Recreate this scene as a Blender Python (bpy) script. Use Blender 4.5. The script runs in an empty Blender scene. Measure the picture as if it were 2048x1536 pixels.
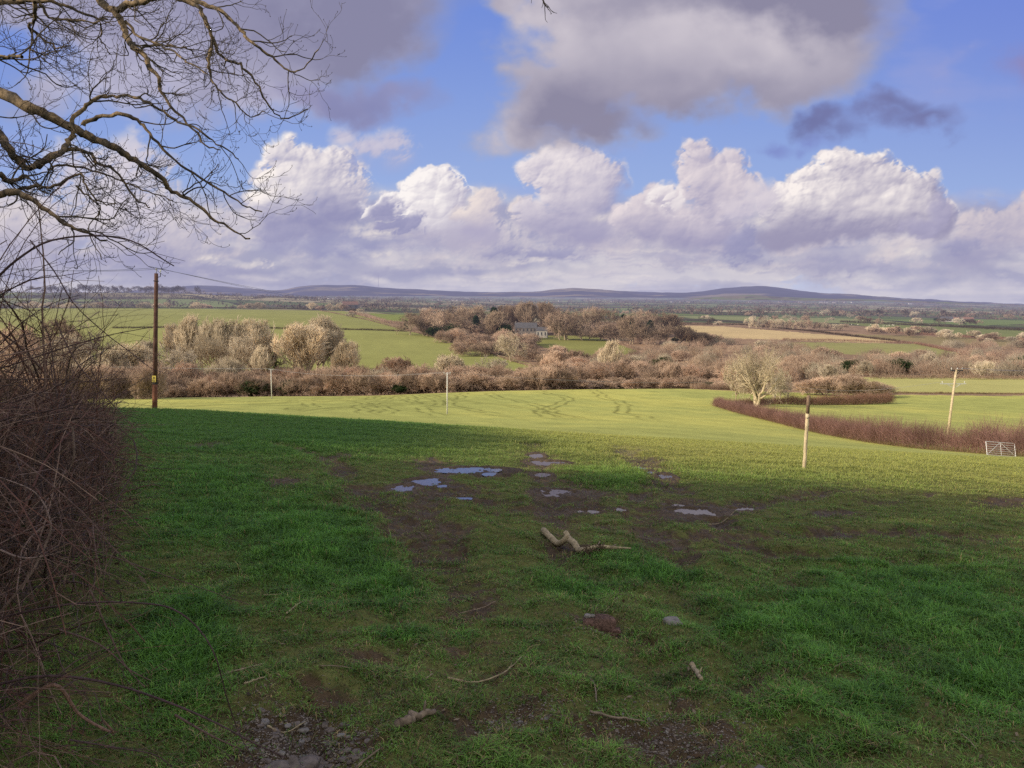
import bpy, math, random
import numpy as np
from mathutils import Vector, Matrix

# ------------------------------------------------------------------ scene, camera model
SC = bpy.context.scene
COL = SC.collection
F = 1560.0                 # focal length in pixels of a 2048 px wide frame
PITCH = math.radians(6.3)  # camera looks slightly down
EYE = 1.6
CP, SP = math.cos(PITCH), math.sin(PITCH)

def ray(px, py):
    """direction through a picture point, scaled so that Y = 1 -> (X/Y, Z/Y)"""
    xc = (np.asarray(px, float)-1024)/F
    yc = (768-np.asarray(py, float))/F
    yd = CP+yc*SP
    return xc/yd, (-SP+yc*CP)/yd

def project(x, y, z):
    z = z-EYE
    yd = y*CP-z*SP
    up = y*SP+z*CP
    yd = np.maximum(yd, 1e-3)
    return 1024+F*x/yd, 768-F*up/yd

def sstep(a, b, x):
    t = np.clip((x-a)/(b-a), 0, 1)
    return t*t*(3-2*t)

# ------------------------------------------------------------------ numpy noise
def _hash(ix, iy, seed):
    ix = np.asarray(ix).astype(np.int32).view(np.uint32); iy = np.asarray(iy).astype(np.int32).view(np.uint32)
    h = ix*np.uint32(374761393)+iy*np.uint32(668265263)+np.uint32((seed*1442695041) & 0xffffffff)
    h = (h ^ (h >> np.uint32(13)))*np.uint32(1274126177)
    h = (h ^ (h >> np.uint32(16)))*np.uint32(2246822519)
    return ((h ^ (h >> np.uint32(15))) & np.uint32(0xffff)).astype(np.float32)/np.float32(65535.0)

_ga = np.arange(65536)*(6.2831853/65535.0)
_GC = np.cos(_ga).astype(np.float32); _GS = np.sin(_ga).astype(np.float32)
def _hidx(ix, iy, seed):
    h = ix*np.uint32(374761393)+iy*np.uint32(668265263)+np.uint32((seed*1442695041) & 0xffffffff)
    h = (h ^ (h >> np.uint32(13)))*np.uint32(1274126177)
    h = (h ^ (h >> np.uint32(16)))*np.uint32(2246822519)
    return (h ^ (h >> np.uint32(15))) & np.uint32(0xffff)

def perlin(x, y, seed=0):
    x = np.asarray(x); y = np.asarray(y)
    x, y = np.broadcast_arrays(x, y)
    fx0 = np.floor(x); fy0 = np.floor(y)
    fx = (x-fx0).astype(np.float32); fy = (y-fy0).astype(np.float32)
    ix = fx0.astype(np.int32).view(np.uint32); iy = fy0.astype(np.int32).view(np.uint32)
    ux = fx*fx*fx*(fx*(fx*6-15)+10); uy = fy*fy*fy*(fy*(fy*6-15)+10)
    o = np.uint32(1)
    def g(dx, dy):
        h = _hidx(ix+o if dx else ix, iy+o if dy else iy, seed)
        return _GC[h]*(fx-dx)+_GS[h]*(fy-dy)
    a = g(0, 0); b = g(1, 0); c = g(0, 1); d = g(1, 1)
    return ((a+(b-a)*ux)*(1-uy)+(c+(d-c)*ux)*uy)*1.5

def fbm(x, y, octv=4, seed=0, gain=.5, lac=2.03):
    s = 0; a = 1; n = 0
    for i in range(octv):
        s = s+a*perlin(x, y, seed+i*17); n += a
        a *= gain; x = x*lac+13.7; y = y*lac+7.1
    return s/n

def billow(x, y, octv=4, seed=0, gain=.5):
    s = 0; a = 1; n = 0
    for i in range(octv):
        s = s+a*(1-2.2*np.abs(perlin(x, y, seed+i*17))); n += a
        a *= gain; x = x*2.05+3.7; y = y*2.05+9.1
    return s/n

def lin(c):
    """sRGB 0-255 -> linear"""
    c = np.asarray(c, float)/255.0
    return np.where(c <= .04045, c/12.92, ((c+.055)/1.055)**2.4)

# ------------------------------------------------------------------ object helpers
def tag(o, label=None, cat=None, group=None, kind=None):
    if label: o['label'] = label
    if cat: o['category'] = cat
    if group: o['group'] = group
    if kind: o['kind'] = kind
    return o

def link(o, parent=None):
    COL.objects.link(o)
    if parent is not None: o.parent = parent
    return o

def empty(name, loc=(0, 0, 0), rz=0):
    o = bpy.data.objects.new(name, None)
    o.empty_display_size = .2
    o.location = loc; o.rotation_euler = (0, 0, rz)
    return link(o)

def mesh_np(name, V, quads=None, tris=None, mat=None, col=None, smooth=False, parent=None, obj=True, matidx=None, mats=None):
    me = bpy.data.meshes.new(name)
    V = np.asarray(V, np.float32)
    nq = 0 if quads is None else len(quads)
    nt = 0 if tris is None else len(tris)
    me.vertices.add(len(V)); me.vertices.foreach_set('co', V.ravel())
    li = []
    if nq: li.append(np.asarray(quads, np.int32).ravel())
    if nt: li.append(np.asarray(tris, np.int32).ravel())
    li = np.concatenate(li)
    me.loops.add(len(li)); me.loops.foreach_set('vertex_index', li)
    st = np.concatenate([np.arange(nq)*4, nq*4+np.arange(nt)*3]).astype(np.int32)
    me.polygons.add(nq+nt)
    me.polygons.foreach_set('loop_start', st)
    if matidx is not None: me.polygons.foreach_set('material_index', np.asarray(matidx, np.int32))
    me.update(calc_edges=True)
    me.polygons.foreach_set('use_smooth', np.full(nq+nt, smooth))
    if col is not None:
        a = me.color_attributes.new('Col', 'FLOAT_COLOR', 'POINT')
        c = np.ones((len(V), 4), np.float32); c[:, :3] = col
        a.data.foreach_set('color', c.ravel())
    for m in (mats or ([mat] if mat else [])): me.materials.append(m)
    if not obj: return me
    o = bpy.data.objects.new(name, me)
    return link(o, parent)

class Geo:
    """collects vertices and faces, then makes ONE mesh"""
    def __init__(s): s.V = []; s.Q = []; s.T = []; s.n = 0; s.C = []
    def add(s, V, Q=None, T=None, C=None):
        V = np.asarray(V, float).reshape(-1, 3)
        s.V.append(V)
        if Q is not None and len(Q): s.Q.append(np.asarray(Q, int)+s.n)
        if T is not None and len(T): s.T.append(np.asarray(T, int)+s.n)
        if C is not None: s.C.append(np.broadcast_to(np.asarray(C, float), (len(V), 3)))
        s.n += len(V)
        return s
    def box(s, c, d, rot=None, taper=1.0):
        x, y, z = [k/2 for k in d]
        v = np.array([[-x, -y, -z], [x, -y, -z], [x, y, -z], [-x, y, -z], [-x*taper, -y*taper, z], [x*taper, -y*taper, z], [x*taper, y*taper, z], [-x*taper, y*taper, z]])
        if rot is not None: v = v @ np.array(rot).T
        return s.add(v+np.array(c), [[0, 3, 2, 1], [4, 5, 6, 7], [0, 1, 5, 4], [1, 2, 6, 5], [2, 3, 7, 6], [3, 0, 4, 7]])
    def tube(s, P, R, S=6, cap=True, C=None):
        P = np.asarray(P, float)[None]; R = np.broadcast_to(np.asarray(R, float), (P.shape[1],))[None]
        V, Q = tubes(P, R, S)
        T = None
        if cap:
            n = P.shape[1]
            V = np.concatenate([V, P[0, :1], P[0, -1:]])
            a = n*S
            T = [[a, (k+1) % S, k] for k in range(S)]+[[a+1, (n-1)*S+k, (n-1)*S+(k+1) % S] for k in range(S)]
        return s.add(V, Q, T, C)
    def make(s, name, mat, parent=None, smooth=False, obj=True):
        V = np.concatenate(s.V)
        Q = np.concatenate(s.Q) if s.Q else None
        T = np.concatenate(s.T) if s.T else None
        C = np.concatenate(s.C) if s.C else None
        return mesh_np(name, V, Q, T, mat, C, smooth, parent, obj)

def norm(v):
    return v/np.maximum(np.linalg.norm(v, axis=-1, keepdims=True), 1e-9)

def tubes(P, R, S=3):
    """P (N,K,3) polylines, R (N,K) radii -> verts, quads"""
    N, K, _ = P.shape
    T = np.empty_like(P)
    T[:, 1:-1] = P[:, 2:]-P[:, :-2]; T[:, 0] = P[:, 1]-P[:, 0]; T[:, -1] = P[:, -1]-P[:, -2]
    T = norm(T)
    m = T.mean(1)
    ref = np.where(np.abs(m[:, 2:3]) > .7*np.maximum(np.linalg.norm(m, axis=1, keepdims=True), 1e-6), np.array([[1., .13, 0]]), np.array([[.03, .05, 1.]]))
    A = norm(np.cross(T, ref[:, None, :])); B = np.cross(T, A)
    a = np.arange(S)*2*math.pi/S
    V = P[:, :, None, :]+R[:, :, None, None]*(A[:, :, None, :]*np.cos(a)[:, None]+B[:, :, None, :]*np.sin(a)[:, None])
    idx = np.arange(N*K*S).reshape(N, K, S)
    q = np.stack([idx[:, :-1, :], np.roll(idx[:, :-1, :], -1, 2), np.roll(idx[:, 1:, :], -1, 2), idx[:, 1:, :]], -1)
    return V.reshape(-1, 3), q.reshape(-1, 4)

def grow(rng, start, d, length, K=5, wander=.15, trop=(0, 0, 0)):
    """random-walk polylines from many starts at once"""
    N = len(start)
    P = np.empty((N, K+1, 3)); P[:, 0] = start
    d = norm(d.copy()); step = (np.asarray(length)/K)[:, None]
    trop = np.asarray(trop)
    for k in range(K):
        d = norm(d+rng.normal(0, wander, (N, 3))+trop)
        P[:, k+1] = P[:, k]+d*step
    return P

def spawn(rng, P, R, n, t0=.2, t1=1.0, angle=.7, jitter=.25):
    """n children per parent polyline: start, direction, radius there, t"""
    N, K, _ = P.shape
    pi = np.repeat(np.arange(N), n)
    t = rng.uniform(t0, t1, len(pi)); f = t*(K-1); k = np.minimum(f.astype(int), K-2); w = (f-k)[:, None]
    s = P[pi, k]*(1-w)+P[pi, k+1]*w
    tg = norm(P[pi, k+1]-P[pi, k])
    rr = R[pi, k]*(1-w[:, 0])+R[pi, k+1]*w[:, 0]
    rnd = norm(np.cross(tg, rng.normal(0, 1, (len(pi), 3))))
    an = angle+rng.normal(0, jitter, len(pi))
    return s, norm(tg*np.cos(an)[:, None]+rnd*np.sin(an)[:, None]), rr, t
# ------------------------------------------------------------------ sky backdrop (cloud colours per vertex)
def sky_colour(PX, PY):
    def mix(a, b, w): return a*(1-w[..., None])+b*w[..., None]
    X, Y = PX, PY
    C3 = lambda r, g, b: np.array([r, g, b], float)/255
    # clear sky
    g = sstep(-150, 620, Y)
    img = mix(np.broadcast_to(C3(106, 136, 220), X.shape+(3,)), C3(160, 186, 236), g)
    img = mix(img, C3(196, 202, 236), sstep(430, 610, Y)*.8)
    img = mix(img, C3(120, 125, 215), sstep(1300, 2300, X)*(1-sstep(0, 500, Y))*.22)
    n1 = fbm(X/190, Y/150, 6, 3); n2 = fbm(X/190+9, Y/150+4, 6, 11)
    m1 = fbm(X/60, Y/50, 5, 23); m2 = fbm(X/60+9, Y/50+4, 5, 31)
    fine = fbm(X/22, Y/18, 5, 41)
    bil = billow(X/95, Y/85, 5, 51, .6)
    bil2 = billow(X/38, Y/34, 4, 61, .5)
    sm = billow(X/120, Y/95, 2, 91, .45); sm2 = fbm(X/46, Y/40, 3, 93, .4)
    dX = np.gradient(X, axis=1); dY = np.gradient(Y, axis=0)
    # thin high veil
    img = mix(img, C3(160, 165, 225), sstep(.05, .5, fbm(X/330, Y/120, 5, 71))*.28)

    # ---- low banks toward the horizon: stretched layers
    def bank(y0, y1, sx, sy, seed, lo, hi, amt, thr=0.0):
        n = fbm(X/sx+seed, Y/sy+.3*n1, 6, seed, .55)
        b = billow(X/(sx*.45)+seed, Y/(sy*.8)+.5*m1, 5, seed+5, .6)
        d = n*.9+b*.25
        w = sstep(thr-.12, thr+.16, d)*sstep(y0, y0+60, Y+n2*50)*(1-sstep(y1-25, y1+15, Y))
        d2 = fbm(X/sx+seed, Y/sy+.3*n1, 3, seed, .4)*.9
        dn = np.gradient(d2, axis=0)/np.maximum(np.abs(dY), .2)*sy*1.1
        lit = np.clip(.42+dn*.5+n2*.8+m1*.4, 0, 1)
        col = mix(np.broadcast_to(lo, X.shape+(3,)), hi, lit)
        return w*amt, col
    for (y0, y1, sx, sy, seed, lo, hi, amt, thr) in [
        (370, 620, 420, 110, 101, C3(160, 158, 198), C3(214, 205, 218), .85, -.3),
        (540, 606, 330, 17, 131, C3(176, 175, 216), C3(205, 198, 224), .5, -.05)]:
        w, col = bank(y0, y1, sx, sy, seed, lo, hi, amt, thr)
        img = mix(img, col, w)

    # ---- cumulus heaps
    hr = np.random.default_rng(5)
    full = (X, Y, n1, n2, m1, m2, fine, bil, bil2, sm, sm2)
    def heap(blobs, lit, shade, warp=1.0, soft=.16, amp=.34, L=(-.62, -.62, .48), base=None, alpha=1.0, contrast=1.0, sharp=1.0, puff=1.0):
        x0 = min(b[0]-b[2]*1.5 for b in blobs)-70; x1 = max(b[0]+b[2]*1.5 for b in blobs)+70
        y0 = min(b[1]-b[3]*1.5 for b in blobs)-70; y1 = max(b[1]+b[3]*1.5 for b in blobs)+70
        m = (X > x0) & (X < x1) & (Y > y0) & (Y < y1)
        rr = np.where(m.any(1))[0]; cc = np.where(m.any(0))[0]
        if len(rr) < 3 or len(cc) < 3: return
        sl = (slice(rr[0], rr[-1]+1), slice(cc[0], cc[-1]+1))
        X_, Y_, n1_, n2_, m1_, m2_, f_, bi, bi2, sm_, sm2_ = [q[sl] for q in full]
        dx = np.gradient(X_, axis=1); dy = np.gradient(Y_, axis=0)
        dx = np.where(np.abs(dx) < .2, .2, dx); dy = np.where(np.abs(dy) < .2, np.where(dy < 0, -.2, .2), dy)
        x = X_+warp*(n1_*46+m1_*22+f_*6); y = Y_+warp*(n2_*38+m2_*20-f_*5)
        D = np.full(X_.shape, -9.0); H = np.zeros(X_.shape); HP = np.zeros(X_.shape)
        k = 14
        for cx, cy, rx, ry in blobs:
            d = np.sqrt(((x-cx)/rx)**2+((y-cy)/ry)**2)
            r_ = min(rx, ry)
            D = np.maximum(D, (1-d)*r_/60.0)
            h = np.sqrt(np.clip(1-d*d*.85, 0, None))*r_
            H = np.log(np.exp(H/k)+np.exp(h/k)-1)*k
            n = int(puff*(5+rx*ry/190))
            for j in range(n):                      # smaller puffs over the top and the body of the blob
                th = hr.uniform(-math.pi*1.1, .1*math.pi); q = math.sqrt(hr.uniform(.15, 1.0))
                pr = r_*hr.uniform(.16, .42)
                if hr.random() < .5: pr *= .6
                px_, py_ = cx+rx*q*math.cos(th), cy+ry*q*math.sin(th)
                dd = np.sqrt((x-px_)**2+((y-py_)*1.1)**2)/pr
                D = np.maximum(D, (1-dd)*pr/60.0)
                hh = np.sqrt(np.clip(1-dd*dd, 0, None))*pr+h*.25*(dd < 1)
                hh = hh*hr.uniform(.7, 1.15); HP = np.log(np.exp(HP/3.5)+np.exp(hh/3.5)-1)*3.5
        D = D+(bi*.35+bi2*.3+f_*.2)*amp*sharp*.8+.07
        H = H+(sm2_*3+n1_*10)*sharp
        HP = HP+(bi2*.3+sm2_*1.5)*sharp
        def lamb(Hh, s):
            gx = np.gradient(Hh, axis=1)/dx*s; gy = np.gradient(Hh, axis=0)/dy*s
            return (-gx*L[0]-gy*L[1]+L[2])/np.sqrt(gx*gx+gy*gy+1.0)
        lp = lamb(HP, .8)
        for ax in (0, 1):
            for _ in range(9):
                lp = .5*lp+.25*(np.roll(lp, 1, ax)+np.roll(lp, -1, ax))
        lam = .52+((lamb(H, 1.0)-.45)*.72+(lp-.45)*.26)*contrast
        lam = lam+n2_*.35+m1_*.2+f_*.06
        if base:
            lam = lam*(1-.95*sstep(base[0]-10, base[1]-10, Y_+n1_*30))
        lam = np.clip(lam, 0, 1)
        sf = soft*(1+2.2*(1-sstep(.25, .6, lam)))
        a = sstep(0, 1, D/sf)*alpha
        lam = np.clip(lam+sstep(.35, .02, D)*.16*(lam > .4), 0, 1)
        col = mix(np.broadcast_to(shade, X_.shape+(3,)), lit, lam)
        img[sl] = mix(img[sl], col, a)
    WH = C3(252, 241, 242); WM = C3(238, 221, 222); GR = C3(150, 150, 194); GM = C3(168, 164, 202)
    rows = sorted([(604-150*hr.random()**1.4, hr.uniform(-500, 2600)) for _ in range(300)], reverse=True)
    for yy, xx in rows:
        q = (612-yy)/140.0
        w_ = (46+80*q)*hr.uniform(.5, 1.5); h_ = (3+24*q)*hr.uniform(.6, 1.3)
        bl = [(xx+hr.uniform(-.8, .8)*w_, yy-hr.uniform(0, .6)*h_, w_*hr.uniform(.3, .8), h_*hr.uniform(.5, 1.1)) for _ in range(4)]
        warm = hr.random()
        lit_ = C3(212, 203, 220) if warm > .45 else C3(248, 234, 228)
        sh_ = C3(162, 161, 206) if hr.random() < .45 else C3(134, 138, 196)
        hz = 1-min(1, q*1.7)
        lit_ = lit_*(1-hz*.45)+C3(198, 196, 228)*hz*.45; sh_ = sh_*(1-hz*.55)+C3(184, 184, 222)*hz*.55
        heap(bl, lit_, sh_, .35+.5*q, .35, .25*min(1, q+.25), alpha=hr.uniform(.65, 1), contrast=1.7, sharp=min(1, .3+q), base=(yy-.5*h_, yy+.6*h_), puff=.4)
    # far soft heaps filling the band behind
    heap([(60, 480, 150, 90), (230, 430, 120, 120), (360, 500, 120, 70), (420, 560, 140, 50), (1000, 500, 120, 60), (1330, 480, 150, 80), (1640, 520, 200, 55), (1960, 500, 140, 70)],
         C3(224, 212, 224), GM, 1.2, .5, .4, base=(470, 560), alpha=.8, contrast=.7)
    heap([(255, 330, 60, 75), (230, 400, 75, 70), (140, 330, 60, 60), (300, 440, 60, 50)], C3(230, 218, 228), C3(185, 182, 222), .7, .6, .15, base=(430, 500), alpha=.8, contrast=.6)
    # C with its paler wisp above
    heap([(690, 275, 38, 30), (740, 300, 60, 38), (785, 285, 40, 34), (790, 320, 50, 40), (700, 330, 60, 50)], C3(222, 212, 230), C3(160, 160, 212), .5, .5, .15, base=(300, 380), contrast=.7, alpha=.9)
    heap([(568, 322, 46, 42), (618, 340, 56, 48), (660, 350, 56, 56), (590, 400, 86, 72), (680, 400, 76, 66), (545, 435, 50, 40), (640, 440, 90, 40)], WH, C3(142, 142, 194), .5, .25, .3, base=(390, 470), contrast=1.0)
    # D
    heap([(880, 365, 34, 26), (860, 395, 55, 40), (905, 400, 34, 44), (800, 420, 55, 26), (870, 450, 80, 40), (760, 425, 34, 14), (930, 470, 60, 36)], C3(252, 245, 248), C3(178, 172, 208), .6, .12, .4, base=(420, 510), contrast=1.1)
    # E, F
    heap([(972, 412, 32, 30), (960, 450, 50, 40), (1050, 420, 34, 32)], WM, C3(172, 166, 208), .7, .22, .35, base=(430, 480), contrast=.8)
    heap([(1140, 325, 76, 36), (1105, 345, 60, 38), (1160, 390, 84, 66), (1200, 360, 50, 50), (1130, 440, 90, 52), (1070, 425, 46, 32), (1180, 470, 90, 46)], C3(242, 230, 238), C3(158, 154, 200), .5, .22, .38, base=(390, 500), contrast=.8)
    # G
    heap([(1392, 300, 26, 26), (1400, 340, 48, 44), (1460, 325, 36, 34), (1440, 390, 84, 56), (1320, 410, 60, 34), (1290, 450, 74, 44), (1400, 460, 110, 50)], C3(236, 220, 230), C3(152, 148, 196), .5, .2, .36, base=(430, 510), contrast=.85)
    heap([(1330, 385, 26, 12), (1352, 405, 26, 20)], C3(250, 240, 244), C3(200, 190, 215), .6, .2, .5, contrast=.8)
    # H
    heap([(1720, 345, 84, 40), (1760, 370, 84, 44), (1650, 370, 60, 36), (1840, 390, 50, 42), (1700, 420, 120, 62), (1800, 430, 100, 54), (1580, 420, 56, 44), (1620, 460, 84, 36), (1880, 440, 34, 40), (1560, 470, 60, 30)],
         WH, C3(152, 147, 190), .62, .13, .4, base=(415, 490), contrast=1.0)
    heap([(1530, 405, 46, 40), (1480, 430, 50, 34)], C3(226, 213, 228), C3(178, 172, 212), .7, .4, .4, base=(430, 500), alpha=.85, contrast=.7)
    heap([(1885, 430, 30, 44), (1850, 465, 54, 24)], C3(172, 166, 208), C3(146, 143, 190), .6, .35, .35, alpha=.85, contrast=.8)
    # I
    heap([(2010, 470, 90, 50), (2080, 450, 100, 60), (1960, 510, 80, 34), (2180, 480, 150, 70)], C3(214, 200, 216), C3(156, 154, 200), .9, .3, .35, base=(470, 540), contrast=.8)
    # darker small banks in front
    for bl, al in [([(770, 425, 34, 20), (800, 455, 52, 24), (825, 465, 26, 20)], .9), ([(1010, 505, 40, 20), (1080, 520, 70, 18)], .75), ([(590, 470, 70, 18)], .7),
                   ([(1480, 500, 44, 36), (1500, 470, 26, 26), (1510, 520, 36, 18)], .8), ([(1940, 495, 44, 20)], .75), ([(1360, 528, 60, 12)], .5), ([(1690, 535, 110, 22)], .5), ([(620, 570, 150, 8), (780, 545, 90, 8)], .35),
                   ([(440, 545, 80, 14), (330, 520, 70, 18)], .5)]:
        heap(bl, C3(164, 162, 206), C3(132, 134, 188), .8, .3, .35, alpha=min(1, al+.1), contrast=.7)
    # lit shelves low down
    for bl in [[(610, 510, 50, 14)], [(880, 520, 90, 18)], [(970, 495, 34, 10)], [(1225, 505, 40, 14)], [(1420, 498, 34, 10)], [(1590, 505, 52, 16), (1480, 530, 120, 8)], [(1790, 510, 40, 22)], [(1850, 535, 60, 10)],
               [(460, 505, 40, 20), (420, 480, 20, 16)], [(1040, 555, 90, 7)], [(700, 560, 60, 8)]]:
        heap(bl, C3(236, 218, 222), C3(200, 190, 214), .8, .6, .4, alpha=.7, contrast=.6)
    # ---- the two big grey masses overhead
    def mass(blobs, lo, hi, seed, soft=.9, alpha=1.0, dark=None, light=None, grow=.22):
        nonlocal img
        x = X+n1*90+m1*20+fine*4; y = Y+n2*80+m2*18+fine*3
        D = np.full(X.shape, -9.0)
        for cx, cy, rx, ry in blobs:
            d = np.sqrt(((x-cx)/rx)**2+((y-cy)/ry)**2)
            D = np.maximum(D, (1-d)*min(rx, ry)/60.0)
        D = D+(sm*.4+m1*.35+n1*.3)*.5+grow
        a = sstep(-.15, soft, D)*alpha
        t = .46+n2*.33+sm*.10+m2*.08+fine*.03
        t = t+sstep(.9, 0, D)*.22*sstep(120, -60, Y-X*0)
        for (cx, cy, rx, ry, s) in (dark or []): t = t-s*np.exp(-((x-cx)/rx)**2-((y-cy)/ry)**2)
        for (cx, cy, rx, ry, s) in (light or []): t = t+s*np.exp(-((x-cx)/rx)**2-((y-cy)/ry)**2)
        col = mix(np.broadcast_to(lo, X.shape+(3,)), hi, np.clip(t, 0, 1))
        img = mix(img, col, a)
    mass([(350, -50, 560, 170), (690, 30, 190, 130), (500, 80, 270, 140), (300, 120, 200, 110), (180, 40, 170, 90), (560, 190, 130, 60), (90, 190, 90, 46)], C3(134, 131, 172), C3(186, 182, 216), 5, 1.1, .93,
         dark=[(720, 60, 150, 90, .6), (560, 20, 160, 60, .2), (700, -80, 400, 90, .3)], light=[(560, 215, 140, 50, .35), (250, 230, 150, 70, .35), (150, 150, 150, 70, .3), (330, 150, 90, 60, .15)])
    mass([(705, 200, 90, 26)], C3(126, 124, 178), C3(160, 156, 205), 6, .5, .75, dark=[(700, 205, 90, 30, .3)])
    mass([(1430, -10, 370, 160), (1300, 90, 260, 130), (1550, 100, 200, 110), (1180, 60, 140, 110), (1140, 190, 130, 80), (1080, 260, 90, 40), (1010, 285, 50, 22), (1210, 230, 110, 50), (1180, -60, 150, 90), (1040, 10, 50, 40)], C3(138, 133, 170), C3(208, 198, 216), 7, .85, .96,
         dark=[(1190, 235, 150, 60, .5), (1130, 190, 90, 50, .25), (1560, -10, 260, 55, .6), (1480, 175, 180, 30, .25), (1700, 60, 100, 90, .2)],
         light=[(1110, 60, 80, 80, .35), (1300, 60, 90, 60, .35), (1540, 90, 150, 50, .4), (1060, 250, 60, 60, .2), (1010, 280, 60, 30, .3)])
    mass([(1660, 250, 52, 27), (1635, 240, 30, 16)], C3(90, 98, 160), C3(124, 130, 190), 8, .6, .98, grow=.12)
    mass([(1790, 215, 50, 28), (1840, 245, 50, 20), (1870, 255, 26, 14)], C3(94, 101, 163), C3(126, 132, 192), 9, .6, .96, grow=.12)
    mass([(1560, 300, 34, 10), (1640, 297, 24, 12)], C3(104, 116, 192), C3(128, 138, 210), 9, .6, .8, grow=.02)
    mass([(1870, 172, 46, 18), (1885, 125, 44, 14), (1925, 105, 24, 10)], C3(160, 150, 205), C3(190, 180, 225), 10, 1.2, .6, grow=.02)
    mass([(2060, 150, 60, 50)], C3(126, 118, 186), C3(150, 142, 205), 10, 1.2, .8, grow=.02)
    # smooth haze at the horizon
    img = mix(img, C3(192, 192, 226), sstep(530, 612, Y)*.35)
    gy = img.mean(-1, keepdims=True); bl = np.clip((img[..., 2:]-img[..., :1]-.02)/.5, 0, 1)
    img = img*(1-.34*(1-bl))+(gy*np.array([1.015, .99, .995]))*.34*(1-bl)
    img[..., 2] -= .02*(1-bl[..., 0])
    return np.clip(img, 0, 1)

def build_sky():
    Ra = 24000.0
    A = np.radians(np.concatenate([np.linspace(-62, -36, 90)[:-1], np.linspace(-36, 36, 1150), np.linspace(36, 62, 90)[1:]]))
    Eel = np.radians(np.concatenate([np.linspace(-3.5, -.6, 12)[:-1], np.linspace(-.6, 22, 460), np.linspace(22, 52, 110)[1:]]))
    AA, EE = np.meshgrid(A, Eel)
    V = np.stack([np.sin(AA)*np.cos(EE), np.cos(AA)*np.cos(EE), np.sin(EE)], -1)*Ra
    PX, PY = project(V[..., 0], V[..., 1], V[..., 2]+EYE)
    PX = np.clip(PX, -2200, 4200); PY = np.clip(PY, -1600, 900)
    c = sky_colour(PX, PY)
    c = np.where(c <= .04045, c/12.92, ((c+.055)/1.055)**2.4)
    n, m = AA.shape
    idx = np.arange(n*m).reshape(n, m)
    q = np.stack([idx[:-1, :-1], idx[1:, :-1], idx[1:, 1:], idx[:-1, 1:]], -1).reshape(-1, 4)
    mat = bpy.data.materials.new('sky_backdrop'); mat.use_nodes = True
    nt = mat.node_tree; nt.nodes.clear()
    at = nt.nodes.new('ShaderNodeAttribute'); at.attribute_name = 'Col'
    em = nt.nodes.new('ShaderNodeEmission'); em.inputs[1].default_value = 1.0
    out = nt.nodes.new('ShaderNodeOutputMaterial')
    nt.links.new(at.outputs['Color'], em.inputs[0]); nt.links.new(em.outputs[0], out.inputs[0])
    mat.cycles.emission_sampling = 'NONE'
    V[..., 2] += EYE
    o = mesh_np('sky', V.reshape(-1, 3), q, None, mat, c.reshape(-1, 3), smooth=True)
    tag(o, 'blue winter sky with heaped white cumulus and grey cloud masses', 'sky', kind='structure')
# ------------------------------------------------------------------ terrain
A0, B0 = .135, .054
COLS = np.array([0, 350, 700, 1024, 1400, 1750, 2048])
UC = (COLS-1024)/F
TAB = [
 (45,   [812, 817, 838, 858, 886, 906, 921]),
 (75,   [832, 830, 848, 862, 874, 893, 908]),
 (110,  [826, 824, 838, 848, 853, 872, 890]),
 (160,  [808, 808, 815, 822, 826, 838, 850]),
 (220,  [799, 800, 800, 799, 802, 812, 818]),
 (280,  [796, 795, 792, 780, 778, 788, 793]),
 (340,  [797, 796, 790, 784, 776, 772, 776]),
 (420,  [776, 775, 774, 768, 764, 757, 760]),
 (500,  [748, 748, 748, 750, 748, 746, 746]),
 (600,  [722, 722, 722, 732, 728, 730, 732]),
 (750,  [690, 690, 698, 706, 706, 712, 714]),
 (900,  [657, 657, 665, 678, 684, 690, 694]),
 (1150, [636, 636, 640, 658, 660, 668, 673]),
 (1500, [617, 617, 622, 642, 643, 650, 656]),
 (2000, [619, 619, 622, 630, 632, 638, 643]),
 (2600, [612, 611, 613, 622, 623, 628, 634]),
 (3600, [583, 584, 602, 613, 616, 621, 626]),
 (5000, [594, 594, 598, 606, 608, 613, 619]),
 (7500, [598, 598, 594, 600, 602, 606, 613]),
 (12000, [592, 592, 592, 594, 596, 600, 611]),
 (15000, [590, 590, 590, 592, 594, 600, 611]),
]
_LY = np.log(np.array([8, 12, 18, 25, 33]+[r[0] for r in TAB], float))
_ug = np.linspace(-.78, .78, 79)
_lg = np.linspace(math.log(6), math.log(16000), 420)
def _build_table():
    rows = []
    for y in (8, 12, 18, 25, 33):
        rows.append((-EYE-(A0*y+B0*_ug*y))/y)
    for y, r in TAB:
        _, t = ray(1024, np.array(r))
        rows.append(np.interp(_ug, UC, t))
    M = np.array(rows)
    G = np.array([np.interp(_lg, _LY, M[:, j]) for j in range(len(_ug))]).T
    k = np.exp(-np.linspace(-2, 2, 13)**2); k /= k.sum()
    Gp = np.pad(G, ((6, 6), (0, 0)), 'edge')
    G = sum(k[i]*Gp[i:i+len(_lg)] for i in range(13))
    k = np.exp(-np.linspace(-2, 2, 9)**2); k /= k.sum()
    Gp = np.pad(G, ((0, 0), (4, 4)), 'edge')
    return sum(k[i]*Gp[:, i:i+len(_ug)] for i in range(9))
_G = _build_table()
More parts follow.
